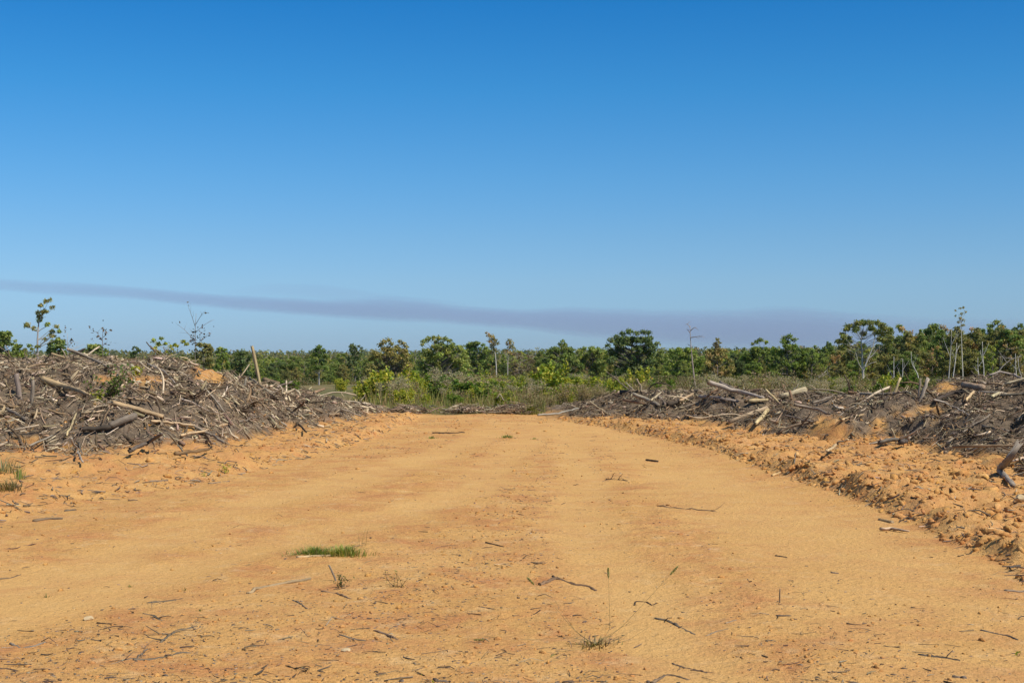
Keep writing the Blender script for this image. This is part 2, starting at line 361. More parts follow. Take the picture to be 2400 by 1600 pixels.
# ------------------------------------------------------------------ loose fine litter (uncountable)
GREY = [(.20, .16, .12), (.15, .115, .085), (.30, .25, .19), (.11, .085, .063), (.24, .18, .12), (.46, .385, .29), (.085, .066, .05), (.19, .135, .088), (.36, .29, .21), (.50, .43, .34)]
GREY = [(r * 1.2, g_ * 1.11, b * .97) for r, g_, b in GREY]
MULCH = [(.13, .10, .074), (.18, .138, .10), (.09, .068, .05), (.24, .18, .125), (.33, .25, .17), (.15, .11, .072)]
def chip(rng):
    n = 6; a = np.sort(rng.uniform(0, 6.28, n)); r = rng.uniform(.55, 1.1, n); el = rng.uniform(.3, .6)
    top = np.stack([np.cos(a) * r, np.sin(a) * r * el, .16 + .10 * rng.random(n)], 1); bot = top * [1.05, 1.05, 0] - [0, 0, .12]
    V = np.concatenate([bot, top, [[0, 0, .28]]]); f = []
    for i in range(n):
        j = (i + 1) % n; f += [(i, j, n + j), (i, n + j, n + i), (n + i, n + j, 2 * n)]
    return V, np.array(f)
_cr = np.random.default_rng(3); CH = [chip(_cr) for _ in range(12)]
def mass_of(protos, P, S, rng, tint, sink=.25, tilt=0.):
    g = Geo(); which = rng.integers(0, len(protos), len(P))
    for k, (V, Fc) in enumerate(protos):
        i = np.nonzero(which == k)[0]
        if not len(i): continue
        a = rng.uniform(0, 6.28, len(i)); c, s = np.cos(a), np.sin(a); ty = rng.normal(0, 1, (len(i), 2)) * tilt
        W = np.stack([V[None, :, 0] * c[:, None] - V[None, :, 1] * s[:, None], V[None, :, 0] * s[:, None] + V[None, :, 1] * c[:, None], np.broadcast_to(V[None, :, 2], (len(i), len(V)))], -1)
        if tilt: W[..., 2] += W[..., 0] * ty[:, :1] + W[..., 1] * ty[:, 1:]
        W = W * S[i][:, None, None] + P[i][:, None] + [0, 0, 1] * (S[i] * sink)[:, None, None]
        f = (Fc[None] + (np.arange(len(i)) * len(V))[:, None, None]).reshape(-1, Fc.shape[1])
        g.add(W.reshape(-1, 3), [f], np.repeat(tint(len(i)), len(V), 0))
    return g
def scatter_pile(tab, seed, n, x0, x1, y0, y1, rng):
    out = []
    while sum(map(len, out)) < n:
        x = rng.uniform(x0, x1, n); y = rng.uniform(y0, y1, n); p = pile(x, y, tab, seed); g = ground(x, y)
        dc = np.interp(pxof(x, y), tab[:, 0], tab[:, 2])
        k = (p > g + .015) & (y < dc + 3.0); z = np.maximum(p, g)
        k &= (rng.random(n) > patch_f(x, y, z) * .93); out.append(np.stack([x, y, z], 1)[k])
    return np.concatenate(out)[:n]
def frames(P, rng, tilt):
    """unit direction along the surface at each point, with a random heading and a random extra tilt"""
    e = .12; x, y = P[:, 0], P[:, 1]
    gx = (surf(x + e, y) - surf(x - e, y)) / (2 * e); gy = (surf(x, y + e) - surf(x, y - e)) / (2 * e)
    a = rng.uniform(0, 2 * math.pi, len(P)); d = np.stack([np.cos(a), np.sin(a), np.cos(a) * gx.clip(-1, 1) * .8 + np.sin(a) * gy.clip(-1, 1) * .8], 1)
    d[:, 2] += np.abs(rng.standard_normal(len(P))) * tilt
    return unit(d)
def twig_mass(P, rng, lmin, lmax, rmin, rmax, tilt, pal, k=3, lift=.05, bw=.28):
    m = len(P); L = lmin * (lmax / lmin) ** (rng.random(m) ** 1.3); R = rmin * (rmax / rmin) ** (rng.random(m) ** 1.5)
    D = frames(P, rng, tilt); mid = P + np.stack([np.zeros(m), np.zeros(m), rng.random(m) * lift + R], 1)
    bow = unit(rng.standard_normal((m, 3))) * (L * bw * rng.random(m))[:, None]
    pts = np.stack([mid - D * L[:, None] / 2, mid + bow, mid + D * L[:, None] / 2], 1)
    V, f, G = tubes(pts, np.stack([R, R * .9, R * .55], 1), k, cap=k > 3)
    return V, f, np.repeat(jitcol(pick(pal, m, rng), m, rng, .22, .05), 3 * k, 0), G
def litter(parent, tab, seed, n, box, rs):
    rng = np.random.default_rng(rs); g = Geo()
    P = scatter_pile(tab, seed, n, *box, rng); V, f, c, G = twig_mass(P, rng, .06, .50, .003, .011, .22, GREY, 3, .09); g.add(V, f, c, G)
    P = scatter_pile(tab, seed, n // 6, *box, rng); V, f, c, G = twig_mass(P, rng, .07, .34, .010, .034, .35, GREY, 4, .07, .15); g.add(V, f, c, G)
    P = scatter_pile(tab, seed, n // 4, *box, rng); m_ = mass_of(CH, P, .014 * 4. ** (rng.random(len(P)) ** 1.5), rng, lambda k: jitcol(pick(MULCH, k, rng), k, rng, .25, .05), .2, .5)
    for v_, c_, k_ in [(np.concatenate(m_.V), np.concatenate(m_.C), m_.F)]: g.add(v_, [np.concatenate(q) for q in k_.values()], c_)
    org = np.array(parent.location); o = ob('twig_litter', g.mesh('twig_litter', org), M_WOOD, parent); o['kind'] = 'stuff'
litter(PL, PILE_L, 101, 22500, (-15, -2, 19, 41), 1)
litter(PR, PILE_R, 131, 22500, (1.5, 13, 9, 42), 2)

# ------------------------------------------------------------------ branches one can pick out of the heaps
def branch_proto(k, rng):
    g = Geo(); n = 7
    main = bend((-.5, 0, 0), (.5, 0, 0), n, rng, .06); r = np.linspace(1, .45 + .3 * rng.random(), n) * .016
    V, f, G = tubes(main[None], r[None], 6, True, .10, rng, .9); g.add(V, f, GREY[k % len(GREY)], G)
    for j in range(int(rng.integers(0, 3))):
        i = int(rng.integers(2, 5)); a = main[i]; d = unit(main[i + 1] - main[i] + rng.standard_normal(3) * .12 * np.array([.4, 1, 1])) 
        d = unit(np.array([1., 0, 0]) + rng.standard_normal(3) * np.array([.1, .6, .6])); b = a + d * rng.uniform(.12, .35)
        V, f, G = tubes(bend(a, b, 4, rng, .08)[None], (np.linspace(.75, .35, 4) * r[i])[None], 5, True, .1, rng, .6); g.add(V, f, GREY[k % len(GREY)], G)
    return g.mesh('branch')
_r = np.random.default_rng(5); BR = [branch_proto(k, _r) for k in range(24)]
def quat_x(d, roll=0.):
    q = Vector((1, 0, 0)).rotation_difference(Vector(d)); from mathutils import Quaternion
    return (Quaternion(Vector(d), roll) @ q)
def place_branches(tab, seed, box, n, rs, label, group):
    rng = np.random.default_rng(rs); P = scatter_pile(tab, seed, n, *box, rng); D = frames(P, rng, .25)
    for i in range(n):
        o = ob('branch', BR[int(rng.integers(0, len(BR)))], M_WOOD, None, P[i] + [0, 0, .03 + .09 * rng.random()])
        L = rng.uniform(.45, 1.5); t = rng.uniform(.8, 1.7); o.scale = (L, t, t); o.rotation_mode = 'QUATERNION'; o.rotation_quaternion = quat_x(D[i], rng.uniform(0, 6.28))
        tag(o, label, 'branch', group)
place_branches(PILE_L, 101, (-12, -2.6, 20, 38), 125, 11, 'weathered grey branch lying loose in the tangle of the pile below the leaning post', 'loose branches of the pile below the leaning post')
place_branches(PILE_R, 131, (1.5, 9.5, 14, 38.5), 115, 12, 'weathered grey branch lying loose in the tangle of the pile beyond the clod berm', 'loose branches of the pile beyond the clod berm')

# ------------------------------------------------------------------ logs, stumps and stakes that stand out, each on its own
CG, CS, CT, CD, CB, CP = (.25, .20, .15), (.37, .31, .24), (.50, .36, .20), (.070, .055, .042), (.22, .145, .085), (.43, .335, .215)
LOGRNG = np.random.default_rng(77)
def log(name, pts, r, label, col=CG, cat='log', up=False, d=None, taper=.75, cut=False, wob=.02, k=10, lift=.8, flat=1., twigs=0, mat=None, group=None):
    """pts: photograph pixels along the piece; r: radius in pixels; each point is set down on the land where its sight line meets it"""
    rng = LOGRNG; low = max(range(len(pts)), key=lambda i: pts[i][1])
    dl = d if d is not None else (hit(pts[low][0], pts[low][1]) or 33.)
    W = []
    for i, (x, y) in enumerate(pts):
        dd = dl if (up or d is not None) else hit(x, y)
        if dd is None or abs(dd - dl) > 2.2: dd = dl + (0 if dd is None else (.9 if dd > dl else -.9))
        W.append(at(x, y, dd))
    W = np.array(W); rm = r * dl / F * (.85 if dl > 14 else 1.)
    if not up: W[:, 2] += rm * lift + (.07 + .5 * rm if dl > 14.6 and pts[low][1] < 1100 else 0)
    else:
        ax = W[low] - W[low - 1 if low else 1]; W[low] = W[low] + unit(ax) * .18
    n = max(6, 4 * (len(W) - 1) + 3); c = poly(W, n); L = np.linalg.norm(W[-1] - W[0])
    if wob: c[1:-1] += rng.standard_normal((n - 2, 3)) * wob * min(L, 1.) * .35
    rr = np.linspace(1, taper, n) * rm * (1 + .06 * rng.standard_normal(n))
    g = Geo(); V, f, G = tubes(c[None], rr[None], k, True, .07 if cut else .13, rng, .10 if cut else 1.3)
    if flat != 1.: V[:, 2] = (V[:, 2] - c[:, 2].mean()) * flat + c[:, 2].mean()
    cc = jitcol(col, 1, rng, .06, .02); g.add(V, f, cc, G)
    for j in range(twigs):
        i = int(rng.integers(1, n - 1)); a = c[i]; b = a + unit(unit(c[-1] - c[0]) * .6 + rng.standard_normal(3) * [.7, .5, .6 if dl > 14 else .12] + [0, 0, .35 if dl > 14 else .06]) * L * rng.uniform(.15, .4)
        V, f, G = tubes(bend(a, b, 4, rng, .08)[None], (np.linspace(.55, .2, 4) * rr[i])[None], 5, True, .08, rng, .5); g.add(V, f, cc, G)
    og = c[np.argmin(c[:, 2])]; o = ob(name, g.mesh(name, og), mat or M_WOOD, None, og); tag(o, label, cat, group)
    if cut:
        for e, s in ((0, -1), (-1, 1)) if cut == 2 else ((0, -1),):
            t = unit(c[1] - c[0]) if e == 0 else unit(c[-1] - c[-2]); p = c[e] + t * s * rm * .04
            q = np.stack([p, p + t * s * .012]); V, f, G = tubes(q[None], np.array([[rr[e] * .93, rr[e] * .86]]), 12, True)
            ob('cut_face', (lambda gg_: (gg_.add(V - og, f, (.36, .27, .17), G), gg_.mesh('cut_face'))[1])(Geo()), M_WOOD, o)
    return o

def root_wad(rng, k):
    g = Geo(); col = [GREY[i] for i in (0, 1, 3, 4, 6, 7)][k % 6]
    for j in range(int(rng.integers(9, 15))):
        d = unit(rng.standard_normal(3) * [1, 1, .7] + [0, 0, .25]); L = rng.uniform(.18, .6); c = bend((0, 0, 0), d * L, 7, rng, .16); r0 = rng.uniform(.012, .032)
        V, f, G = tubes(c[None], (np.linspace(1, .25, 7) * r0)[None], 5, True, .12, rng); g.add(V, f, jitcol(col, 1, rng, .2, .04), G)
        for q in range(2):
            a = c[int(rng.integers(2, 6))]; e = a + unit(d + rng.standard_normal(3) * .7) * L * rng.uniform(.2, .5); V, f, G = tubes(bend(a, e, 4, rng, .15)[None], (np.linspace(.5, .2, 4) * r0)[None], 4); g.add(V, f, jitcol(col, 1, rng, .2, .04), G)
    V, Fc = CH[k % 12]; g.add(V * .13 - [0, 0, .03], [Fc], (.10, .075, .055)); return g.mesh('root_clump')
_r = np.random.default_rng(15); RW = [root_wad(_r, k) for k in range(10)]
for tab, sd, box, n, rs, lb, gr in ((PILE_L, 101, (-11, -3, 20.5, 36), 34, 21, 'small tangled root clump sunk in the pile below the leaning post', 'root clumps of the pile below the leaning post'), (PILE_R, 131, (2, 9, 15, 38), 30, 22, 'small tangled root clump sunk in the pile beyond the clod berm', 'root clumps of the pile beyond the clod berm')):
    rng = np.random.default_rng(rs); P = scatter_pile(tab, sd, n, *box, rng)
    for p_ in P:
        o = ob('root_clump', RW[int(rng.integers(0, 10))], M_WOOD, None, p_ + [0, 0, .04]); s = rng.uniform(.5, 1.1); o.scale = (s, s, s * .55); o.rotation_euler = (rng.uniform(-.5, .5), rng.uniform(-.5, .5), rng.uniform(0, 6.28)); tag(o, lb, 'root', gr)
# the pile below the leaning post
log('log', [(-25, 843), (40, 848), (96, 846)], 4.5, 'long tan log lying level along the crest of the brush pile', CT)
log('log', [(159, 833), (205, 850), (255, 874)], 5, 'straight grey log sloping down from the crest beside the green sapling', CG, cut=1)
log('log', [(105, 908), (150, 922), (208, 943)], 8.5, 'fat rotten yellow log splintered at its upper end', CT, taper=.55)
log('log', [(267, 964), (320, 976), (380, 994)], 8, 'fat yellow log with a shadowed hollow beneath its middle', CT, taper=.7)
log('log', [(227, 969), (294, 945)], 4, 'grey log slanting up to the end of the yellow hollowed log', CG)
log('stump', [(46, 930), (40, 880)], 8, 'ragged grey stump standing upright near the fat rotten log', CG, 'stump', True, taper=.8)
log('stump', [(76, 944), (78, 894)], 5, 'narrow grey stub standing beside the ragged stump', CG, 'stump', True, taper=.9)
log('log', [(302, 947), (345, 953)], 3.5, 'short straight tan pole above the hollowed yellow log', CT)
log('log', [(192, 983), (224, 980)], 4.5, 'short pale stub poking out over a dark hollow', CP, cut=2)
log('log', [(-6, 990), (16, 967)], 5, 'tan log end leaning upward at the picture edge', CT)
log('log', [(10, 970), (60, 998)], 5, 'grey log pointing down away from the leaning tan log end', CG)
log('branch', [(347, 864), (385, 882), (403, 900), (410, 910)], 3, 'silvery bent branch curving down past the orange clay patch', CS, 'branch')
log('stake', [(414, 872), (431, 851)], 2.6, 'short white stake sticking up beside the upper orange patch', CP, 'stake', True)
log('log', [(180, 840), (197, 831)], 4, 'dark stubby log on the crest below the thin brown-leaved sapling', CD)
log('log', [(122, 840), (151, 849)], 3, 'short tan log on the crest beside the trunk of the leafy sapling', CT)
log('log', [(316, 996), (290, 1006), (258, 1019)], 10, 'thick grey sawn log tilted upward over a black hollow', CG, cut=1, taper=.9)
log('log', [(253, 1021), (220, 1024), (191, 1025)], 8, 'dark split log in shade at the foot of the thick sawn log', CD)
log('log', [(306, 1073), (345, 1054), (380, 1034)], 6, 'dark bark-covered log slanting at the foot of the pile', (.15, .12, .09))
log('branch', [(357, 1002), (410, 1006), (454, 1011)], 4, 'smooth tan pole running level in front of the hollowed log', CT, 'branch')
log('branch', [(454, 1011), (490, 1030), (525, 1052)], 4, 'grey pole falling from the end of the smooth tan pole', CG, 'branch')
log('branch', [(426, 1035), (480, 1022), (533, 1007)], 3.6, 'slim tan pole crossing over the falling grey pole', CT, 'branch')
log('branch', [(71, 1058), (122, 1034)], 3, 'pale forked branch lying low near the grass tufts', CS, 'branch', twigs=2)
log('branch', [(158, 1034), (179, 983)], 3, 'tan rod leaning steeply beside the dark split log', CT, 'branch')
log('branch', [(168, 1042), (182, 1070), (195, 1098)], 3, 'grey rod running down to the clay below the leaning tan rod', CS, 'branch')
log('branch', [(185, 1050), (193, 1078)], 2.2, 'thin grey rod beside the one running down to the clay', CG, 'branch')
log('branch', [(395, 1030), (420, 1058), (440, 1082)], 2.6, 'crooked grey branch hanging below the slim crossing pole', CG, 'branch')
log('post', [(612, 914), (602, 862), (591, 813)], 5, 'tall bare wooden post leaning over the low end of the brush pile', CT, 'post', True, taper=.92, wob=.004)
log('log', [(619, 900), (653, 909)], 7, 'fat brown log end behind the foot of the leaning post', CB, cut=1)
log('log', [(650, 919), (683, 905)], 3.6, 'grey log sloping up behind the fat brown log end', CG)
log('log', [(663, 936), (688, 924)], 4, 'pale tan log just below the sloping grey log', CP)
log('log', [(737, 931), (760, 922)], 4, 'short brown log on the tail of the pile against dry grass', CB)
log('log', [(774, 944), (783, 927)], 5.5, 'charred log end standing up against the dry grass', CD, cut=1, up=True)
log('stake', [(570, 910), (577, 886)], 3, 'splintered white stake between orange patch and leaning post', CS, 'stake', True)
log('stump', [(593, 932), (591, 912)], 5, 'short charred stub at the foot of the leaning post', CD, 'stump', True)
log('branch', [(482, 924), (505, 950), (527, 978)], 2.8, 'long silvery branch slanting down mid slope below the orange patch', CS, 'branch')
log('branch', [(675, 970), (693, 983)], 4.2, 'short pale log lying mid slope below the charred log end', CG)
log('branch', [(700, 1006), (718, 1024)], 3, 'dark stick near the pile foot above the red bank', CD, 'branch')
log('branch', [(425, 947), (455, 958), (490, 975)], 2.6, 'white weathered branch mid slope left of the crossing poles', CS, 'branch', twigs=2)
log('branch', [(560, 1000), (610, 985)], 2.2, 'thin grey pole pointing up the slope near the pile foot', CG, 'branch')
log('branch', [(585, 895), (630, 930), (660, 950)], 3, 'grey limb running down from the foot of the leaning post', CG, 'branch', twigs=2)
log('branch', [(800, 968), (845, 985)], 2.4, 'long grey stick at the very tail of the pile', CG, 'branch')
# the pile beyond the berm
log('log', [(1661, 911), (1725, 930), (1789, 947)], 7, 'long weathered silver log slanting across the top of the low pile', CS, taper=.6, cut=1)
log('log', [(1689, 909), (1725, 927)], 5, 'dark grey log just behind the long slanting silver log', CG)
log('log', [(1640, 941), (1690, 945), (1728, 953)], 5, 'silver and black burnt log lying level below the long slanting log', CS)
log('log', [(1888, 929), (1830, 945)], 8, 'thick tan sawn log pointing up from the pile', CP, cut=1)
log('stake', [(1827, 945), (1796, 914)], 4, 'slanted tan stake beside the thick tan sawn log', CT, 'stake', True)
log('stake', [(1856, 940), (1850, 916)], 4.2, 'upright brown stake in front of the thick tan sawn log', CB, 'stake', True)
log('log', [(1567, 961), (1623, 944)], 5.5, 'charred dark log sloping up to a pale broken end', CD)
log('log', [(1582, 952), (1597, 925)], 6, 'pale wedge-shaped log standing on end', CP, up=True, taper=.6)
log('log', [(1595, 951), (1623, 935)], 5, 'tan log with an orange broken end beside the wedge-shaped log', CT)
log('log', [(1488, 937), (1515, 948), (1544, 962)], 5.5, 'grey-brown log sloping down to the clay from the dark level log', (.27, .215, .16))
log('branch', [(1526, 948), (1549, 929)], 3, 'pale stick leaning up over the grey-brown log', CP, 'branch')
log('log', [(1456, 929), (1493, 930)], 5.5, 'blackened log lying level at the near end of the low pile', CD)
log('branch', [(1503, 924), (1502, 905), (1493, 889)], 2.6, 'white curved branch standing up like a horn', CP, 'branch', True)
log('branch', [(1493, 922), (1467, 896)], 2, 'straight grey branch leaning beside the white curved branch', CS, 'branch', True)
log('branch', [(1488, 926), (1450, 893), (1421, 870)], 1.6, 'long thin bare branch reaching toward the dark oak', CG, 'branch', True, twigs=5)
log('stake', [(1526, 940), (1539, 909)], 3.6, 'black pointed stake standing between pale sticks', CD, 'stake', True, taper=.3)
log('log', [(1462, 947), (1508, 957)], 4, 'reddish brown log under the blackened level log', CB)
log('branch', [(1383, 942), (1424, 970)], 2.3, 'straight white stick lying on the tip of the low pile', CP, 'branch', True)
log('log', [(1544, 939), (1559, 956)], 3.6, 'short grey log leaning down beside the pale stick', CG)
log('root', [(1794, 972), (1755, 986), (1712, 1003)], 7, 'broad pale root flaring down toward the clay', CP, 'root', taper=.9)
log('root', [(1799, 975), (1771, 1007)], 5.5, 'steep tan root splayed beside the broad pale root', CT, 'root', taper=.8)
log('root', [(1758, 953), (1796, 951)], 6, 'tan root crown above the splayed pale roots', CT, 'root')
log('log', [(1864, 962), (1905, 970), (1944, 983)], 4.6, 'straight grey log lying mid pile below the thick tan log', CG)
log('stump', [(1567, 932), (1567, 918)], 5, 'small dark stump on the crest behind the charred log', CD, 'stump', True)
log('log', [(1622, 928), (1634, 926)], 5, 'round log end facing the track on the pile crest', CD, cut=1)
log('stake', [(2093, 931), (2110, 887)], 4.2, 'tall tan split stake leaning right before the wood', CT, 'stake', True, taper=.8)
log('stake', [(2084, 930), (2087, 906)], 2.4, 'thin brown stake next to the tall split stake', CB, 'stake', True)
log('stump', [(2156, 942), (2166, 912), (2174, 889)], 6, 'tall pale snag stump leaning right with a flat broken top', CS, 'stump', True, taper=.85)
log('stump', [(2152, 940), (2157, 888)], 5, 'splintered grey spike rising behind the leaning snag stump', CG, 'stump', True, taper=.45)
log('log', [(2018, 934), (2070, 937), (2126, 930)], 3.6, 'pale curved log lying along the crest behind the stakes', CS)
log('log', [(2257, 920), (2304, 926)], 9, 'stout brown sawn log section with a dark cut end', (.33, .24, .165), cut=1, taper=1.)
log('log', [(2196, 953), (2230, 936), (2271, 931)], 6, 'black curved limb arching below the stout sawn log', CD)
log('plank', [(2264, 952), (2282, 931)], 4.5, 'split plank leaning below the stout sawn log', CT, 'plank')
log('log', [(2196, 896), (2243, 896)], 2.8, 'thin level pole over the small orange patch on the crest', CG)
log('branch', [(2346, 940), (2400, 938), (2430, 936)], 4, 'dark limb lying level at the picture edge on the pile', CG, 'branch')
log('log', [(2325, 944), (2342, 933)], 4.5, 'pale short log tilted toward the stout sawn log', CP)
log('branch', [(2320, 890), (2341, 884), (2372, 888), (2399, 901)], 3, 'grey branch arched over the highest crest of the pile', CS, 'branch')
log('branch', [(2276, 870), (2296, 893)], 2.4, 'dark slim branch standing up from the highest crest', CD, 'branch', True, twigs=3)
log('log', [(2358, 914), (2410, 900)], 5, 'pale tan log jutting in from the picture edge near the crest', CP)
log('branch', [(1974, 997), (2023, 984)], 4, 'tan stick lying above the orange clay hump', CT, 'branch')
log('stump', [(2066, 953), (2079, 930)], 5, 'black wedge of burnt stump below the pale curved log', CD, 'stump', True, taper=.5)
log('log', [(2304, 1013), (2362, 1025)], 4, 'grey log lying over a dark hollow low on the pile', CG)
log('branch', [(2294, 931), (2295, 965), (2288, 1004)], 2.2, 'slender pale branch hanging straight down the slope below the sawn log', CS, 'branch', twigs=3)
log('branch', [(2088, 1004), (2096, 1020), (2100, 1040)], 2.6, 'pale curved stick standing beside a dark hollow', CP, 'branch', True)
log('log', [(2385, 1048), (2360, 1082), (2341, 1108), (2358, 1126), (2373, 1142)], 10, 'thick elbow-bent grey log at the picture edge below the pile', (.25, .20, .155), taper=.7)
log('log', [(2065, 1052), (2085, 1047), (2104, 1046)], 6, 'burnt log resting on clay at the pile foot', (.14, .12, .10))
log('stump', [(2110, 1053), (2124, 1051)], 7, 'rounded burnt knob beside the burnt log at the pile foot', (.12, .10, .085), 'stump')
log('plank', [(1938, 1074), (1962, 1056), (1986, 1040)], 5, 'slab of pale split wood lying on the berm', CT, 'plank', flat=.7)
log('branch', [(2190, 950), (2230, 962), (2270, 985)], 3, 'grey limb slanting across the middle of the high pile', CS, 'branch', twigs=3)
log('branch', [(2220, 1050), (2280, 1010), (2320, 985)], 3, 'forked root limb over the dark hollow near the picture edge', CG, 'branch', twigs=4)
log('branch', [(1905, 955), (1950, 940)], 3, 'grey pole tilted up left of the tall split stake', CG, 'branch')
log('branch', [(1840, 985), (1905, 1000)], 2.6, 'grey stick below the straight mid-pile log', CG, 'branch', twigs=2)
# heaps along the brow of the track
log('branch', [(1052, 967), (1082, 955)], 3, 'pale straight stick on the brow of the track below the green shrubs', CP, 'branch')
log('branch', [(1000, 958), (1025, 960)], 2.2, 'short pale stick on the brow beside the grey brush', CS, 'branch')
log('branch', [(1205, 970), (1248, 960)], 4, 'brown log lying on the brow near dry weeds', CB, 'log')
log('branch', [(1262, 982), (1310, 978), (1355, 966)], 3, 'long silvery pole at the tip of the low pile', CS, 'branch')
log('branch', [(1205, 963), (1222, 952)], 1.8, 'thin stick propped up behind the brown log on the brow', CG, 'branch')
log('branch', [(1165, 940), (1172, 930), (1180, 945)], 1.8, 'small looped white branch standing in weeds on the brow', CP, 'branch', d=40.)

# ------------------------------------------------------------------ sticks lying on the track
def stick(pts, r, label, col=CG, **k): return log(k.pop('name', 'stick'), pts, r, label, tuple(np.array(col) * (1.05, .93, .78)), k.pop('cat', 'stick'), lift=k.pop('lift', .2), **k)
stick([(583, 1390), (608, 1379), (660, 1369), (726, 1357)], 5, 'thick weathered stick with a dark frayed end near the grass tuft', (.34, .27, .18), taper=.8)
stick([(756, 1386), (790, 1391), (822, 1402)], 3.2, 'short dark-edged stick below the small leafy weed', (.27, .20, .13))
stick([(787, 1361), (781, 1342), (772, 1325)], 2.8, 'grey stick standing upright beside the small leafy weed', (.26, .24, .22), up=True)
stick([(689, 1407), (705, 1414), (721, 1425)], 3, 'grey split twig below the thick weathered stick', CG)
stick([(702, 1305), (740, 1303), (779, 1302)], 5, 'pale flat slat of wood in front of the grass tuft', CP, name='plank', cat='plank', flat=.6)
stick([(1266, 1370), (1285, 1363), (1304, 1355), (1350, 1371), (1378, 1374), (1396, 1384)], 4.6, 'crooked brown stick bent like an elbow above the foxtail plant', (.21, .15, .105))
stick([(1296, 1350), (1306, 1357)], 3, 'broken stub lying at the bend of the crooked brown stick', CD)
stick([(1487, 1418), (1489, 1409), (1515, 1410), (1527, 1418), (1541, 1413)], 2.4, 'dark hooked twig right of the foxtail plant', CD)
stick([(1536, 1449), (1560, 1453), (1582, 1462), (1628, 1486)], 4.2, 'frayed flat bark strip right of the foxtail plant', (.24, .205, .16), flat=.6, twigs=2)
stick([(1656, 1489), (1680, 1478), (1706, 1473)], 2.6, 'thin grey twig curving right past the frayed bark strip', CG)
stick([(1577, 1554), (1600, 1564), (1625, 1569), (1656, 1576)], 3.2, 'twisted dark stick near the bottom edge right of the foxtail', (.13, .10, .08), twigs=2)
stick([(1529, 1599), (1559, 1581), (1585, 1583), (1612, 1593)], 4.2, 'arched grey-brown stick cut by the bottom edge', (.2, .16, .12))
stick([(1110, 1422), (1140, 1424), (1168, 1430)], 3, 'dark frayed twig left of the foxtail plant', (.15, .12, .10))
stick([(1159, 1323), (1180, 1321), (1200, 1327)], 2.6, 'small pale twig on the middle of the track', CP)
stick([(2298, 1476), (2330, 1484), (2360, 1490), (2383, 1498)], 3, 'smooth grey stick on the near right ground', (.2, .175, .15))
stick([(2155, 1535), (2190, 1539), (2215, 1541), (2247, 1548)], 4.2, 'dark branched stick in the near right corner', (.14, .12, .10), twigs=3)
stick([(1986, 1461), (2018, 1465)], 3, 'short dark twig on rough ground right of the upright twig', CD)
stick([(1826, 1411), (1827, 1379)], 1.8, 'thin twig standing upright right of centre on the track', CG, up=True)
stick([(1822, 1442), (1850, 1443)], 5, 'dark bark chip below the upright twig', (.12, .11, .09), flat=.5, name='bark_chip', cat='bark')
stick([(2250, 1480), (2278, 1476)], 3.4, 'knotted brown wood bit left of the smooth grey stick', (.2, .15, .1))
stick([(1818, 1302), (1843, 1306)], 2.4, 'small dark twig alone on the smooth right lane', CD)
stick([(1950, 1342), (1962, 1344)], 3.4, 'tiny wood stub alone on the smooth right lane', (.2, .16, .12))
stick([(350, 1412), (390, 1408), (427, 1403)], 4, 'dark bark stick lying level in the near left', (.13, .11, .09), flat=.7, twigs=1)
stick([(379, 1505), (400, 1488), (415, 1475), (436, 1474), (459, 1468)], 4.4, 'gnarled dark root lying in the near left', (.16, .14, .115), twigs=4, name='root', cat='root')
stick([(262, 1556), (295, 1546), (322, 1540), (347, 1520)], 2.8, 'thin forked branch near the bottom left', (.2, .17, .14), twigs=3)
stick([(316, 1546), (350, 1545), (388, 1540), (429, 1528), (447, 1530)], 3.6, 'dark branch joining the thin forked branch near the bottom left', (.15, .13, .11), twigs=2)
stick([(27, 1508), (51, 1519), (80, 1514), (107, 1505)], 3.4, 'curved grey stick close to the left border', (.22, .2, .19), twigs=1)
stick([(-8, 1567), (20, 1567), (42, 1571)], 4, 'stubby dark stick cut by the left border near the bottom', (.15, .12, .1))
stick([(231, 1460), (272, 1463)], 2.8, 'short dark rod beside the pale stone', CD)
stick([(338, 1438), (360, 1440), (377, 1453)], 4, 'torn bark pieces lying together below the level bark stick', (.14, .12, .10), flat=.6, twigs=2, name='bark_chip', cat='bark')
stick([(673, 1560), (700, 1567), (725, 1575), (745, 1585)], 3, 'knot of dark twigs at the bottom left of centre', CD, twigs=6)
stick([(680, 1591), (697, 1577)], 2.4, 'short twig lying below the knot of dark twigs', CD)
stick([(-10, 1291), (45, 1282), (100, 1272)], 1.8, 'long thin straight twig near the left border', (.2, .13, .09))
stick([(-8, 1357), (25, 1355), (50, 1347)], 2.8, 'forked thin twig at the left border', (.2, .15, .11), twigs=1)
stick([(84, 1221), (115, 1216), (145, 1216)], 6.5, 'lump of dark bark wood at the left edge of the track', (.17, .14, .10), flat=.8)
stick([(156, 1197), (178, 1195)], 4, 'small dark block of wood behind the bark lump', (.13, .11, .09), flat=.8)
stick([(303, 1173), (321, 1172)], 4, 'small brown block at the track edge', (.24, .18, .12), flat=.8)
stick([(352, 1129), (372, 1128), (391, 1126)], 5, 'grey wood piece half sunk in the left berm', CG, flat=.8)
stick([(492, 1133), (515, 1131), (537, 1128)], 4, 'grey-brown wood piece on the left berm beside the sprout', CG, flat=.8)
stick([(412, 1077), (445, 1073), (490, 1066)], 5, 'low brown log half buried along the foot of the left pile', CB)
stick([(2062, 1219), (2089, 1225)], 5.2, 'short round cut stub at the edge of the right berm', (.33, .245, .145), cut=2, taper=1., name='log', cat='log')
stick([(2065, 1244), (2090, 1243), (2128, 1249)], 5.5, 'pale flat tapered driftwood piece in front of the cut stub', (.62, .52, .40), lift=1.1, flat=.7, taper=.5, name='log', cat='log')
stick([(2311, 1238), (2347, 1246)], 5, 'tan wedge of wood on the right berm', CT, flat=.8)
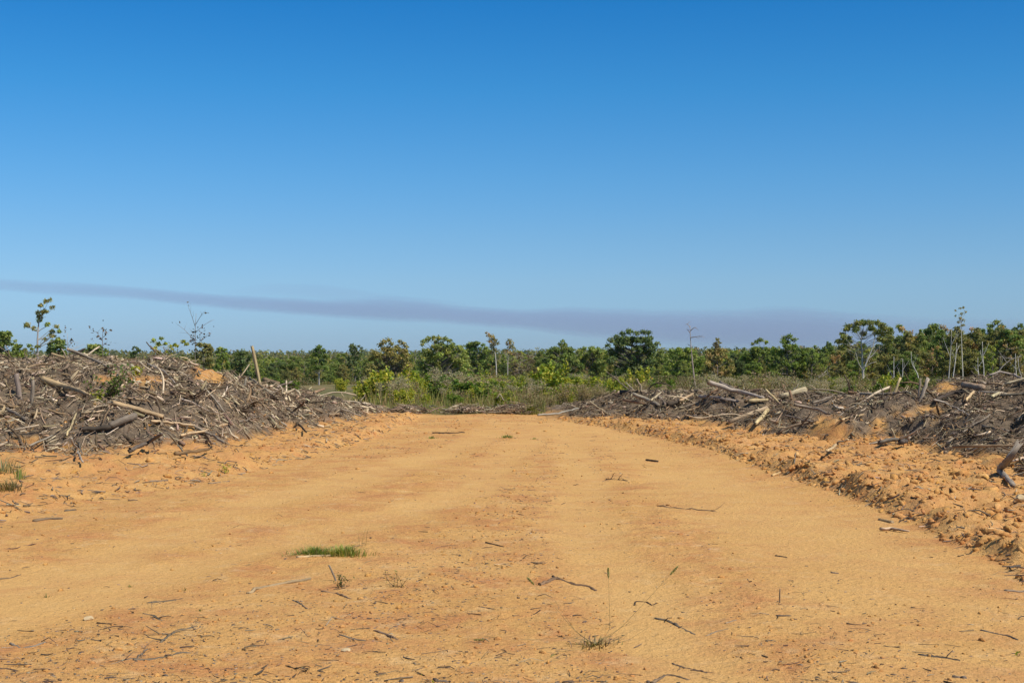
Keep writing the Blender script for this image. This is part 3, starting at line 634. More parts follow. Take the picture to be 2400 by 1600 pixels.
stick([(2357, 1384), (2385, 1386), (2410, 1384)], 5, 'frayed grey wood fibres at the right border', CS, flat=.6, twigs=5)
stick([(2245, 1303), (2270, 1298), (2283, 1288)], 2.4, 'dark twig at the foot of the right berm', CD, twigs=2)
stick([(1810, 1115), (1830, 1106)], 4, 'tan wood piece at the edge of the clods', CT)
stick([(1515, 1090), (1541, 1093)], 3, 'dark stick lying level before the far clods', CD)
stick([(1422, 1123), (1470, 1127)], 2.6, 'frayed dark twig on the right lane of the track', CD, twigs=3)
stick([(1540, 1185), (1610, 1192), (1680, 1199)], 1.8, 'long thin broken twig lying across the right lane', (.17, .13, .10), twigs=2)
stick([(1140, 1272), (1178, 1281)], 3, 'small dark twig on the rough middle strip', CD, twigs=2)
stick([(1015, 1023), (1050, 1023), (1088, 1022)], 1.8, 'thin dark twig beside the far grass patch', CD)
stick([(2135, 1165), (2160, 1172), (2190, 1178)], 2.2, 'dark curved twig on top of the clods', CD)
stick([(1700, 1460), (1725, 1452)], 2.4, 'small grey twig left of the dark bark chip', CG)
stick([(1245, 1445), (1264, 1431)], 3, 'short slanted dark chip left of the foxtail plant', CD)
stick([(880, 1478), (905, 1485), (932, 1497)], 4, 'dark torn bark with a brown hollow below the leafy sprig', (.17, .13, .1), flat=.7, twigs=1)
stick([(800, 1487), (842, 1500), (885, 1502)], 4, 'grey wedge of bark beside the torn bark', (.26, .23, .18), flat=.7)

# ------------------------------------------------------------------ stones
def stone(px, py, w, label, mat, name='stone', cat='stone', sq=.6):
    d = hit(px, py) or 12.; p = at(px, py, d); import bmesh
    bm = bmesh.new(); bmesh.ops.create_icosphere(bm, subdivisions=2, radius=w * .5 * d / F)
    rg = random.Random(int(px))
    for v in bm.verts: v.co *= rg.uniform(.8, 1.15); v.co.z *= sq
    me = bpy.data.meshes.new(name); bm.to_mesh(me); bm.free()
    o = ob(name, me, mat, None, (p[0], p[1], g1(p[0], p[1]) + w * .5 * d / F * sq * .4)); tag(o, label, cat)
stone(209, 1451, 24, 'pale cream stone on the near left of the track', M_STONE)
stone(2392, 1172, 30, 'white stone at the right border on the berm', M_STONE)
stone(812, 1525, 24, 'flat pale stone near the bottom left of centre', M_STONE, sq=.4)

# ------------------------------------------------------------------ clods of the berms
import bmesh
def ico(sub, rng):
    bm = bmesh.new(); bmesh.ops.create_icosphere(bm, subdivisions=sub, radius=1.)
    V = np.array([v.co[:] for v in bm.verts]); Fc = np.array([[v.index for v in f.verts] for f in bm.faces]); bm.free()
    s = np.array([rng.uniform(.8, 1.5), rng.uniform(.6, 1.0), rng.uniform(.5, .9)])
    q = rng.standard_normal((4, 3)); w = 1 + sum(.16 * np.sin((V @ q[i]) * 2.2 + i) for i in range(4)) + rng.standard_normal(len(V)) * (.24 if sub == 1 else .15)
    return V * w[:, None] * s, Fc
def berm_pts(n, rng, right, near=False):
    out = []
    while sum(map(len, out)) < n:
        m = n * 6
        if right: x = rng.uniform(1.2, 9, m); y = rng.uniform(6.5, 37, m)
        else: x = rng.uniform(-9, -1.8, m); y = rng.uniform(11.5, 37, m)
        tr, tl = edge_t(x, y); t = tr if right else tl
        tab, sd = (PILE_R, 131) if right else (PILE_L, 101)
        inside = pile(x, y, tab, sd) > ground(x, y) + .08
        k = (t > -.05) & ~inside & (rng.random(m) < np.where(t < 1.2, 1., .45) * np.where(t < .05, .4, 1.)) & (np.abs(pxof(x, y) - 1200) < 1650)
        if right and near: k &= y < 22
        out.append(np.stack([x, y, ground(x, y)], 1)[k])
    return np.concatenate(out)[:n]
rng = np.random.default_rng(31)
CL = [ico(2, rng) for _ in range(12)]; CLM = [mk_mesh('clay_clod', V, [Fc], np.ones(3)) for V, Fc in CL]
for right, n, lab, grp in ((True, 230, 'lump of dry orange clay on the rough berm below the low pile', 'clods of the berm below the low pile'),
                           (False, 60, 'lump of dry orange clay on the bank below the pile with the leaning post', 'clods of the bank below the pile with the leaning post')):
    P = berm_pts(n, rng, right, True)
    for p in P:
        s = .026 * (2.6 ** (rng.random() ** 1.6)) * (1 if right else .85)
        o = ob('clay_clod', CLM[int(rng.integers(0, 10))], M_CLOD, None, p - [0, 0, s * .05]); o.scale = (s, s, s); o.rotation_euler = (rng.uniform(-.4, .4), rng.uniform(-.4, .4), rng.uniform(0, 6.28))
        tag(o, lab, 'clod', grp)
CL1 = [ico(1, rng) for _ in range(10)]
P = np.concatenate([berm_pts(9500, rng, True), berm_pts(3200, rng, False)])
S = .0065 * (7. ** (rng.random(len(P)) ** 1.9)); S[9500:] *= .75
cl = lambda m: np.clip(jitcol(pick([(1., .97, .92), (.90, .81, .71), (.96, .90, .83), (1.05, 1.03, 1.02)], m, rng), m, rng, .10, .04), .3, 1.25)
def pile_clay(tab, sd, box, n):
    P_ = scatter_pile(tab, sd, n * 4, *box, rng); low = np.clip(1.25 - (P_[:, 2] - ground(P_[:, 0], P_[:, 1])) / .7, .04, 1) * np.clip(fbm(P_[:, 0] * .8, P_[:, 1] * .8, 3, 83) * 1.3 + .35, 0, 1)
    return P_[rng.random(len(P_)) < low][:n]
P2 = np.concatenate([pile_clay(PILE_L, 101, (-12, -3, 19.5, 36), 3200), pile_clay(PILE_R, 131, (2, 9.5, 13, 38), 2400)]); P = np.concatenate([P, P2]); S = np.concatenate([S, .008 * (3.6 ** (rng.random(len(P2)) ** 1.6))])
tag(ob('clay_rubble', mass_of(CL1, P, S, rng, cl, -.05, .3).mesh('clay_rubble'), M_CLOD), 'crumbled orange clay strewn over both berms and through the piles', 'rubble', None, 'stuff')
# twigs trodden into the berms
g = Geo(); Pb = np.concatenate([berm_pts(1500, rng, True), berm_pts(1300, rng, False)])
V, f, c, G = twig_mass(Pb, rng, .05, .30, .003, .011, .12, [(.2, .15, .105), (.12, .095, .075), (.3, .24, .17)], 3, .02); g.add(V, f, c, G)
tag(ob('berm_litter', g.mesh('berm_litter'), M_WOOD), 'small twigs and bark bits trodden into the clay berms', 'litter', None, 'stuff')

# ------------------------------------------------------------------ chips and crumbs on the track
def road_density(x, y):
    px = pxof(x, y); py = HZ + EYE / y * F
    d = .10 + .55 * sm((py - 1330) / 160)
    mid = np.interp(py, [985, 1080, 1200, 1350, 1600], [1180, 1330, 1240, 1050, 900]); w = np.interp(py, [985, 1080, 1200, 1350, 1600], [330, 170, 170, 260, 500])
    d = np.maximum(d, .75 * np.exp(-((px - mid) / w) ** 2)); d = np.where(py < 1075, np.maximum(d, .55), d)
    d = d * (1 - .8 * lane_f(x, y)) * (.45 + 1.1 * np.clip(fbm(x * 1.3, y * 1.3, 3, 55) * .9 + .35, 0, 1))
    tr, tl = edge_t(x, y); return np.where((tr > .1) | (tl > .1), 0, d)
def road_pts(n, rng):
    out = []
    while sum(map(len, out)) < n:
        y = 6.2 * (38.5 / 6.2) ** rng.random(n * 5); px = rng.uniform(-60, 2460, n * 5); x = (px - 1200) / F * y
        k = rng.random(n * 5) < road_density(x, y); out.append(np.stack([x, y, ground(x, y)], 1)[k])
    return np.concatenate(out)[:n]
CHIPPAL = [(.17, .12, .085), (.22, .16, .11), (.12, .094, .072), (.29, .21, .135), (.20, .155, .12), (.38, .285, .18)]
CHM = [mk_mesh('bark_chip', V, [Fc], CHIPPAL[i % 6], np.tile([[.1, .2, .3]], (len(V), 1)) + V * .06) for i, (V, Fc) in enumerate(CH)]
P = road_pts(900, rng); P = P[np.argsort(P[:, 1])][:260]
for p in P:
    s = .013 * (3.2 ** (rng.random() ** 1.7)); o = ob('bark_chip', CHM[int(rng.integers(0, 12))], M_WOOD, None, p + [0, 0, .0]); o.scale = (s * rng.uniform(.9, 1.7), s, s); o.rotation_euler = (rng.uniform(-.15, .15), rng.uniform(-.15, .15), rng.uniform(0, 6.28))
    tag(o, 'little dark bark chip lying on the bare orange track', 'bark chip', 'bark chips strewn over the track')
P = road_pts(6800, rng); S = .0046 * (3.6 ** (rng.random(len(P)) ** 1.7)) * np.interp(P[:, 1], [6, 12, 36], [1., 1.25, 2.2])
g = mass_of(CH, P, S, rng, lambda m: jitcol(pick(CHIPPAL, m, rng), m, rng, .2, .05), 0.)
P = road_pts(1500, rng); V, f, c, G = twig_mass(P, rng, .02, .17, .0014, .0048, .05, CHIPPAL, 3, .004)
sc = 1.; g.add(V, f, c, G)
tag(ob('wood_crumbs', g.mesh('wood_crumbs'), M_WOOD), 'fine crumbs of bark and twig scattered over the track', 'litter', None, 'stuff')
P = road_pts(3000, rng); S = .0045 * (3.2 ** (rng.random(len(P)) ** 1.8)) * np.interp(P[:, 1], [6, 12, 36], [1., 1.3, 2.2])
tag(ob('clay_grit', mass_of(CL1, P, S, rng, lambda m: cl(m) * .5 + .5, .05).mesh('clay_grit'), M_CLOD), 'crumbs of orange clay scattered over the track', 'grit', None, 'stuff')

# ------------------------------------------------------------------ grass tufts and weeds near by
def tuft_mesh(n, H, spread, rng, pal, wid=.004, droop=.5, flat=1.):
    a = rng.uniform(0, 6.28, n); r = spread * np.minimum(np.abs(rng.normal(0, .55, n)), 1.3); b = np.stack([np.cos(a) * r, np.sin(a) * r * flat, np.full(n, -.01)], 1)
    h = H * rng.uniform(.3, 1., n) * (1 - .45 * np.clip(r / spread, 0, 1) ** 2); la = a + rng.standard_normal(n) * .8; ln = h * droop * rng.uniform(.2, 1.2, n)
    t = np.stack([np.cos(la) * ln, np.sin(la) * ln, h], 1); side = np.stack([-np.sin(la), np.cos(la), la * 0], 1) * wid
    mid = b + t * [.35, .35, .6]; tip = b + t * [1, 1, .92]
    V = np.stack([b - side, b + side, mid + side * .8, mid - side * .8, tip], 1).reshape(-1, 3); i = (np.arange(n) * 5)[:, None]
    return mk_mesh('grass_tuft', V, [np.concatenate([i + [0, 1, 2, 3]]), np.concatenate([i + [3, 2, 4]])], np.repeat(jitcol(pick(pal, n, rng), n, rng, .15, .06), 5, 0))
GRN = [(.24, .31, .06), (.30, .35, .08), (.18, .25, .05), (.46, .39, .17), (.36, .34, .12)]; DRY = [(.42, .33, .17), (.34, .25, .12), (.28, .22, .09), (.22, .22, .07)]
def tuft(px, py, n, H, spread, label, pal=GRN, **k):
    d = hit(px, py) or 20; p = at(px, py, d); p[2] = g1(p[0], p[1]); o = ob('grass_tuft', tuft_mesh(n, H, spread, rng, pal, **k), M_LEAF, None, p); tag(o, label, 'grass')
tuft(738, 1299, 520, .11, .21, 'low green grass tuft behind the pale flat slat', wid=.0028, flat=.5, droop=1.1)
tuft(806, 1300, 560, .12, .22, 'low green grass tuft beside the end of the pale flat slat', wid=.0028, flat=.5, droop=1.1)
tuft(845, 1278, 7, .26, .10, 'few tall thin grass stalks rising from the green tufts', [(.30, .22, .10), (.22, .2, .07)], wid=.0016, droop=.4)
tuft(1188, 1026, 160, .10, .16, 'small green grass patch far up the track', wid=.006, flat=.5)
tuft(1012, 1027, 60, .08, .12, 'faint green grass patch beside a thin dark twig up the track', wid=.006, flat=.5)
tuft(1252, 1029, 40, .06, .10, 'tiny green grass patch right of the far patch up the track', wid=.005, flat=.5)
tuft(8, 1110, 90, .28, .22, 'pale green grass clump at the left border by the pile', [(.42, .38, .20), (.32, .31, .13)], wid=.005, droop=.9)
tuft(46, 1122, 60, .2, .08, 'bright green upright grass clump by the left border', GRN, wid=.006, droop=.25)
tuft(20, 1150, 120, .17, .28, 'dark brownish weed clump at the left border above the track', [(.20, .14, .08), (.26, .20, .09), (.15, .15, .06)], wid=.005, droop=1.1)
tuft(1245, 970, 160, .35, .25, 'yellow-green grass clump on the brow beside the silvery pole', [(.26, .24, .05), (.2, .2, .05)], wid=.012)
for px, py, k in ((110, 1400, 'left of the pale stone'), (308, 1375, 'above the level bark stick'), (436, 1383, 'left of the frayed stick end'), (470, 1431, 'below the frayed stick end')):
    tuft(px, py, 14, .05, .03, 'tiny sprig of grass on bare clay ' + k, [(.2, .2, .06), (.14, .17, .05)], wid=.002)
def sprig(px, py, w, hpx, n, leaf, label, pal, name='weed', stems=6, dd=None, bark=(.16, .12, .07)):
    """small leafy plant: stems each with leaves, sized in photograph pixels"""
    d = dd or hit(px, py) or 20; p = at(px, py, d); p[2] = g1(p[0], p[1]); s = d / F; e = empty(name, p); g = Geo(); Lc = []
    for k in range(stems):
        a = rng.uniform(0, 6.28); tip = np.array([rng.uniform(-.5, .5) * w * s, rng.uniform(-.3, .3) * w * s, hpx * s * rng.uniform(.45, 1.)]); c = bend((0, 0, -.02), tip, 6, rng, .12)
        V, f, G = tubes(c[None], (np.linspace(1, .4, 6) * max(.0022, .02 * hpx * s))[None], 4); g.add(V, f, bark, G)
        m = n // stems; Lc.append(poly(c[1:], m) + rng.standard_normal((m, 3)) * leaf * .9)
    ob('stem', g.mesh('stem'), M_WOOD, e); Lc = np.concatenate(Lc); V, f = leaves(Lc, leaf * rng.uniform(.6, 1.2, len(Lc)), rng, None, 1.6, .6)
    ob('leaves', mk_mesh('leaves', V, [f], np.repeat(jitcol(pick(pal, len(Lc), rng), len(Lc), rng, .15, .06), 4, 0)), M_LEAF, e)
    return tag(e, label, 'plant')
YG = [(.27, .32, .035), (.37, .37, .04), (.18, .25, .035), (.46, .40, .05)]; DG = [(.08, .13, .03), (.11, .16, .035), (.14, .19, .04), (.24, .26, .05)]
sprig(800, 1376, 60, 34, 110, .010, 'small leafy weed beside the upright grey stick', [(.12, .12, .03), (.18, .14, .05), (.1, .14, .03)], stems=9)
sprig(932, 1374, 60, 42, 70, .010, 'sparse leafy sprig between the weed and the rough strip', [(.15, .15, .04), (.2, .18, .06)], stems=5)
sprig(528, 1109, 26, 26, 60, .02, 'tiny bright green sprout on the bank below the pile', YG, stems=4)
sprig(480, 1116, 12, 14, 20, .016, 'very small green sprout left of the bright green sprout', YG, stems=2)
sprig(2384, 1536, 16, 10, 16, .012, 'single yellow-green leaf cluster in the near right corner', YG, stems=3)
sprig(1010, 1612, 30, 36, 10, .012, 'thin green grass sprig cut by the bottom edge', YG, stems=3)
sprig(258, 935, 110, 80, 300, .042, 'dark green leafy sapling growing out of the brush pile', DG, stems=10)
sprig(225, 938, 44, 24, 120, .04, 'yellow-green low sprout at the foot of the dark green sapling', YG, stems=5)
sprig(318, 876, 34, 16, 70, .04, 'yellow-green sprout above the orange patch near the crest', YG, stems=4)
# foxtail grass in the foreground
def foxtail():
    bx, by = 1395, 1512; d = hit(bx, by); p = at(bx, by, d); p[2] = g1(p[0], p[1]); e = empty('foxtail_grass', p)
    def loc(px, py, dy=0.): q = at(px, py, d + dy); return q - p
    for tip, mids, hl in (((1425, 1330), [(1430, 1480), (1428, 1420)], 22), ((1588, 1326), [(1450, 1475), (1520, 1400)], 26), ((1236, 1352), [(1345, 1475), (1300, 1420)], 22), ((1112, 1497), [(1350, 1490), (1250, 1497)], 24), ((1291, 1592), [(1340, 1530), (1310, 1560)], 34), ((1478, 1455), [(1420, 1490)], 0), ((1300, 1405), [(1350, 1480)], 0), ((1490, 1470), [(1440, 1500)], 0), ((1528, 1462), [(1470, 1500)], 0)):
        dy = -.35 if tip[1] > 1540 else .05
        pts = [np.zeros(3)] + [loc(*m, dy * .5) for m in mids] + [loc(*tip, dy)]; c = poly(pts, 12); c[1:-1] = (c[:-2] + 2 * c[1:-1] + c[2:]) / 4
        c[:, 2] = np.maximum(c[:, 2], .004)
        g = Geo(); V, f, G = tubes(c[None], np.linspace(.0014, .0005, 12)[None], 4); g.add(V, f, (.30, .235, .11), G); st_ = ob('stem', g.mesh('stem'), M_WOOD, e)
        if hl:
            t = unit(c[-1] - c[-3]); h0 = c[-1]; m = 260; tt = rng.random(m); cc = h0 - t * (tt * hl * d / F)[:, None]; o_ = unit(rng.standard_normal((m, 3)) + t * .6)
            V, f = leaves(cc + o_ * .0045 * (np.sin(tt * math.pi * .9 + .2))[:, None], .0045, rng, None, 3., .2); ob('seed_head', mk_mesh('seed_head', V, [f], np.repeat(jitcol((.42, .37, .15), m, rng), 4, 0)), M_LEAF, st_)
    ob('leaf_blades', tuft_mesh(110, .075, .17, rng, [(.20, .19, .07), (.26, .19, .10), (.15, .10, .065), (.34, .26, .13)], wid=.0035, droop=1.9), M_LEAF, e)
    tag(e, 'spreading foxtail grass with thin stalks and seed heads in the foreground', 'grass')
foxtail()

# ------------------------------------------------------------------ trees and shrubs
OAK = [(.060, .082, .022), (.080, .100, .028), (.045, .066, .020), (.105, .112, .030)]
OLIVE = [(.105, .100, .034), (.080, .085, .030), (.13, .115, .040), (.06, .068, .025)]
DARKOAK = [(.040, .060, .022), (.055, .075, .028), (.075, .085, .030), (.032, .048, .020)]
PINE = [(.048, .075, .020), (.072, .100, .026), (.042, .060, .020), (.098, .115, .028)]
RUST = [(.17, .12, .05), (.13, .10, .045), (.10, .095, .035), (.20, .13, .06)]
GREEN = [(.068, .100, .021), (.095, .125, .025), (.056, .080, .019), (.12, .135, .028)]
OAK, OLIVE, DARKOAK, PINE, RUST, GREEN = [[(r * k * 1.08, g_ * k, b * k * .95) for r, g_, b in pal] for pal, k in ((OAK, 3.1), (OLIVE, 2.8), (DARKOAK, 2.9), (PINE, 3.0), (RUST, 2.3), (GREEN, 2.9))]
BARK, PALEB = (.20, .17, .14), (.50, .46, .40)
def tree_meshes(rng, lobes, trunk, tr, leaf, dens, pal, bark=BARK, limb=.3, elong=1.6, sprd=.62):
    """trunk with limbs reaching every lobe of the crown, crown of leaf-sized faces; local coordinates, base at the origin"""
    lobes = np.asarray(lobes, float); g = Geo(); n = max(8, len(trunk)); c = poly(trunk, n); rr = np.linspace(1, .22, n) * tr; rr[0] *= 1.35
    V, f, G = tubes(c[None], rr[None], 7, True, .06, rng); g.add(V, f, jitcol(bark, 1, rng, .08, .02), G)
    for lx, ly, lz, lr in lobes:
        j = int(np.argmin(np.abs(c[:, 2] - (lz - .55 * np.hypot(lx - c[:, 0].mean(), ly - c[:, 1].mean()) - .2 * lr)))); j = min(max(j, n // 4), n - 2)
        P = bend(c[j], (lx, ly, lz), 5, rng, .06); V, f, G = tubes(P[None], (np.linspace(1, .25, 5) * min(rr[j] * .7, tr * limb))[None], 4); g.add(V, f, jitcol(bark, 1, rng, .1, .02), G)
    cen, out, col = [], [], []; leaf = leaf * .61
    for lx, ly, lz, lr in lobes:
        m = max(8, int(4.2 * dens * lr * lr / leaf ** 2)); o = unit(rng.standard_normal((m, 3)) + [0, 0, .25]); q = o * (lr * (1 - (1 - sprd) * rng.random(m) ** .6 * 1.5).clip(.05))[:, None] * [1.08, 1.08, .8] * rng.uniform(.62, 1.38, (m, 1))
        cen.append(np.array([lx, ly, lz]) + q); out.append(o); col.append(jitcol(pick(pal, m, rng) * (.45) + .55 * pal[int(rng.integers(0, len(pal)))] * np.ones((m, 3)), m, rng, .16, .05) * np.exp(rng.normal(0, .10)))
    cen = np.concatenate(cen); V, f = leaves(cen, leaf * rng.uniform(.6, 1.3, len(cen)), rng, np.concatenate(out) * .55, elong, .55, .7)
    return g.mesh('trunk'), mk_mesh('crown', V, [f], np.repeat(np.concatenate(col), 4, 0))
def oak_lobes(rng, H, W, n=30, low=.28):
    L = []
    for k in range(int(n * 1.8)):
        o = unit(rng.standard_normal(3)); r = rng.uniform(.35, 1.05) ; z = low * H + (H * (1 - low)) * (.5 + .5 * o[2] * r) ; wf = W / 2 * (1 - .35 * abs(o[2])); L.append((o[0] * r * wf, o[1] * r * wf, z * .95, rng.uniform(.05, .13) * W))
    return L
def pine_lobes(rng, H, W, n=38, low=.18):
    L = []
    for k in range(n):
        t = (k + rng.random()) / n; z = H * (low + (1 - low) * t) * .97; w = W / 2 * (1 - t) ** .7 * (.55 + .45 * min(1, t * 5)) ; a = rng.uniform(0, 6.28); q = w * rng.uniform(.3, 1.); L.append((math.cos(a) * q, math.sin(a) * q, z, max(.035 * H, .10 * H * (1.15 - t)) * rng.uniform(.7, 1.2)))
    return L
def slim_lobes(rng, H, W, n=20, low=.15):
    return [(rng.normal(0, W * .2), rng.normal(0, W * .2), H * (low + (1 - low) * ((k + .5) / n)), rng.uniform(.10, .2) * W) for k in range(n)]
TR = np.random.default_rng(404)
def proto(kind, pal, H=8., W=6., leaf=.26, dens=3.4, bark=BARK, tr=.14, **k):
    rng = TR; L = {'oak': oak_lobes, 'pine': pine_lobes, 'slim': slim_lobes}[kind](rng, H, W, **k)
    T = [(0, 0, -.3)] + [(rng.normal(0, .12), rng.normal(0, .12), H * q) for q in (.2, .4, .6, .8)] ; T = np.array(T); T[1:, :2] = np.cumsum(T[1:, :2], 0) * .6
    return tree_meshes(rng, L, T, tr, leaf, dens, np.array(pal), bark)
PROTO = dict(oak=[proto('oak', OAK, low=.12), proto('oak', OAK, n=38, low=.1), proto('oak', DARKOAK), proto('oak', GREEN, n=36, low=.1)], olive=[proto('oak', OLIVE, n=34, low=.1), proto('oak', OLIVE, n=28, low=.3)],
             pine=[proto('pine', PINE, W=3.6, leaf=.22, dens=3.), proto('pine', PINE, W=3.2, leaf=.22, dens=3.), proto('pine', GREEN, W=3.9, leaf=.22, dens=3.)],
             rust=[proto('oak', RUST, W=4, n=24, dens=1.8, low=.1), proto('slim', RUST, W=3, n=18, dens=2.)], slim=[proto('slim', GREEN, W=2.8), proto('slim', OLIVE, W=2.6, n=14)],
             tall=[proto('pine', PINE, W=3.4, leaf=.24, low=.6, n=22), proto('oak', PINE, W=4., n=20, low=.55)])
def plant_tree(kind, x, y, H, wf, label, cat='tree', group=None, name='tree', rng=TR, k=None, sink=0.):
    P = PROTO[kind]; tm, cm = P[int(rng.integers(0, len(P))) if k is None else k % len(P)]; e = empty(name, (x, y, gg(x, y) - sink), rng.uniform(0, 6.28)); s = H / 8.; e.scale = (s * wf, s * wf, s)
    ob('trunk', tm, M_WOOD, e); ob('crown', cm, M_LEAF, e); return tag(e, label, cat, group)
def top_tree(kind, px, ytop, d, label, wf=1., group=None, name='tree', k=None):
    """a tree of the wood whose tip shows at photograph row ytop"""
    x = (px - 1200) / F * d; z = EYE + (HZ - ytop) / F * d; return plant_tree(kind, x, d, max(2.5, z - gg(x, d)), wf, label, 'tree', group, name, TR, k)
def hero(name, label, d, lobes, trunk, tr, leaf, dens, pal, bark=BARK, depth=.5, extra=1, limb=.3, sprd=.62, cat='tree', rscale=1.):
    """a tree drawn from the photograph: lobes (x, y, r) and trunk (x, y) in photograph pixels at distance d, given real depth"""
    rng = TR; s = d / F; bx = trunk[0][0]; x0 = (bx - 1200) * s; zg = gg(x0, d); w = (max(l[0] for l in lobes) - min(l[0] for l in lobes)) * s
    Ls = []
    for (x, y, r) in lobes:
        r = r * rscale
        for q in range(extra): Ls.append(((x - bx) * s, rng.normal(0, 1) * depth * w * .4 if (q or extra > 1) else rng.normal(0, .15) * w, EYE - (y - HZ) * s - zg, r * s))
    T = [(0, 0, -.3)] + [((x - bx) * s, rng.normal(0, .02) * w, EYE - (y - HZ) * s - zg) for x, y in trunk]; T = np.array(T)
    T = T[np.concatenate([[True], T[1:, 2] > 0])]
    tm, cm = tree_meshes(rng, Ls, poly(T, 12), tr, leaf, dens, np.array(pal), bark, limb, 1.6, sprd); e = empty(name, (x0, d, zg)); ob('trunk', tm, M_WOOD, e); ob('crown', cm, M_LEAF, e); return tag(e, label, cat)
def crown(cx, top, bot, w, n, r0, r1, rng=TR, tilt=0.):
    """lobes filling an egg-shaped outline in photograph pixels"""
    out = []
    for k in range(int(n * 2.1)):
        t = (k + rng.random()) / (n * 2.1); hw = w / 2 * np.interp(t, [0, .15, .4, .8, 1.], [.45, .8, 1., .95, .8]); x = cx + rng.uniform(-1, 1) * hw; r = rng.uniform(r0 * .55, r1 * .82); out.append((x, max(top + t * (bot - top), top + r * .7), r))
    return out
# trees that stand out, from the left border to the right
s1 = [(110, 706, 6), (122, 703, 5), (100, 716, 6), (120, 720, 6), (112, 730, 6), (88, 733, 7), (102, 731, 6), (92, 742, 7), (90, 751, 7), (68, 763, 8), (82, 769, 6), (110, 761, 7), (133, 765, 6), (143, 777, 6), (119, 777, 7), (110, 786, 6), (128, 788, 6), (98, 794, 5), (132, 795, 6), (65, 810, 6), (92, 812, 6), (58, 820, 6), (76, 818, 5)]
hero('sapling', 'tall leafy sapling rising above the crest of the brush pile', 90, s1, [(88, 860), (88, 800), (90, 760), (104, 722)], .10, .15, 3.2, OLIVE + GREEN[:2], PALEB, .35, rscale=1.2)
hero('oak_tree', 'dense dark tree crowding behind the tall leafy sapling', 130, crown(133, 795, 850, 44, 26, 7, 11), [(128, 870), (128, 815)], .12, .24, 3., OAK)
hero('oak_tree', 'round dark tree cut by the left border', 130, crown(8, 776, 850, 56, 34, 7, 12), [(5, 870), (6, 800)], .16, .24, 3.2, OAK)
hero('tree', 'low spreading green tree left of the tall leafy sapling', 140, crown(42, 805, 850, 30, 12, 6, 9), [(40, 870), (42, 825)], .1, .24, 3., GREEN)
hero('oak_tree', 'small round-topped dark tree behind the pile crest', 160, crown(224, 806, 850, 52, 26, 6, 10), [(226, 870), (226, 820)], .12, .24, 3.2, OAK)
hero('oak_tree', 'small rounded tree far behind the pile left of the bright green sapling', 240, crown(318, 811, 850, 22, 12, 5, 7), [(318, 880), (318, 825)], .12, .3, 3., DARKOAK)
s2 = [(362, 798, 6), (372, 806, 7), (380, 793, 6), (366, 815, 6), (388, 806, 6), (398, 812, 5), (410, 808, 5), (425, 800, 6), (432, 806, 5), (418, 811, 5), (404, 818, 4), (372, 826, 6), (390, 824, 4), (396, 830, 4)]
hero('sapling', 'bright yellow-green sapling sprouting behind the pile crest', 46, s2, [(402, 845), (400, 828), (392, 812)], .03, .075, 3., YG, (.35, .30, .18), .4, rscale=1.15)
def bare(name, label, d, stem, twigs, tr, lv, leaf, pal, bark, cat='tree'):
    """nearly leafless stem; twigs are pixel polylines, lv scattered leaf clusters"""
    s = d / F; bx = stem[0][0]; x0 = (bx - 1200) * s; zg = gg(x0, d); rng = TR
    e = empty(name, (x0, d, zg)); cv = lambda pts: np.array([((x - bx) * s, rng.normal(0, .03), EYE - (y - HZ) * s - zg) for x, y in pts])
    st = cv(stem); st = np.vstack([[(0, 0, -.3)], st[st[:, 2] > 0]]); c = poly(st, 10); g = Geo(); V, f, G = tubes(c[None], (np.linspace(1, .25, 10) * tr)[None], 6, True, .05, rng); g.add(V, f, bark, G); ob('trunk', g.mesh('trunk'), M_WOOD, e)
    for t in twigs:
        P = cv(t); P[1:, 1] += rng.normal(0, .25) * s * 40; g = Geo(); V, f, G = tubes(poly(P, 6)[None], (np.linspace(.45, .12, 6) * tr)[None], 4); g.add(V, f, bark, G)
        for j in range(2):
            q = poly(P, 6)[2 + j]; b = q + unit(P[-1] - P[0] + rng.standard_normal(3) * .7 * np.linalg.norm(P[-1] - P[0])) * np.linalg.norm(P[-1] - P[0]) * .35; V, f, G = tubes(bend(q, b, 4, rng, .06)[None], (np.linspace(.22, .08, 4) * tr)[None], 3); g.add(V, f, bark, G)
        ob('branch', g.mesh('branch'), M_WOOD, e)
    if lv:
        cc = np.concatenate([cv([(x, y)]) + rng.standard_normal((n, 3)) * leaf * 1.1 for x, y, n in lv]); V, f = leaves(cc, leaf * rng.uniform(.6, 1.2, len(cc)), rng); ob('leaves', mk_mesh('leaves', V, [f], np.repeat(jitcol(pick(pal, len(cc), rng), len(cc), rng), 4, 0)), M_LEAF, e)
    return tag(e, label, cat)
BRL = [(.13, .085, .05), (.10, .075, .05), (.17, .11, .06)]
bare('sapling', 'nearly bare sapling with a few brown leaves and wide thin branches behind the pile', 46, [(457, 845), (457, 800), (458, 765), (460, 735)], [[(457, 800), (435, 775), (412, 757)], [(457, 780), (480, 760), (502, 748)], [(458, 765), (450, 735), (441, 714)], [(459, 760), (475, 735), (485, 728)], [(457, 810), (475, 798), (500, 780)], [(458, 790), (447, 780), (440, 768)]], .022,
     [(455, 777, 10), (470, 769, 8), (478, 784, 12), (456, 795, 14), (470, 793, 14), (490, 780, 4), (441, 714, 2), (412, 757, 2), (503, 762, 2), (485, 730, 2), (450, 800, 10), (462, 805, 10)], .055, BRL, (.24, .2, .17))
bare('sapling', 'thin brown-leaved sapling on the skyline above the dark stubby log', 60, [(241, 840), (240, 800), (241, 768)], [[(241, 800), (228, 780), (212, 772)], [(241, 790), (250, 780)], [(241, 810), (256, 800)]], .03, [(241, 770, 6), (213, 773, 5), (234, 793, 6), (250, 782, 5), (220, 797, 5), (256, 803, 6), (247, 775, 4)], .09, BRL, (.22, .16, .14))
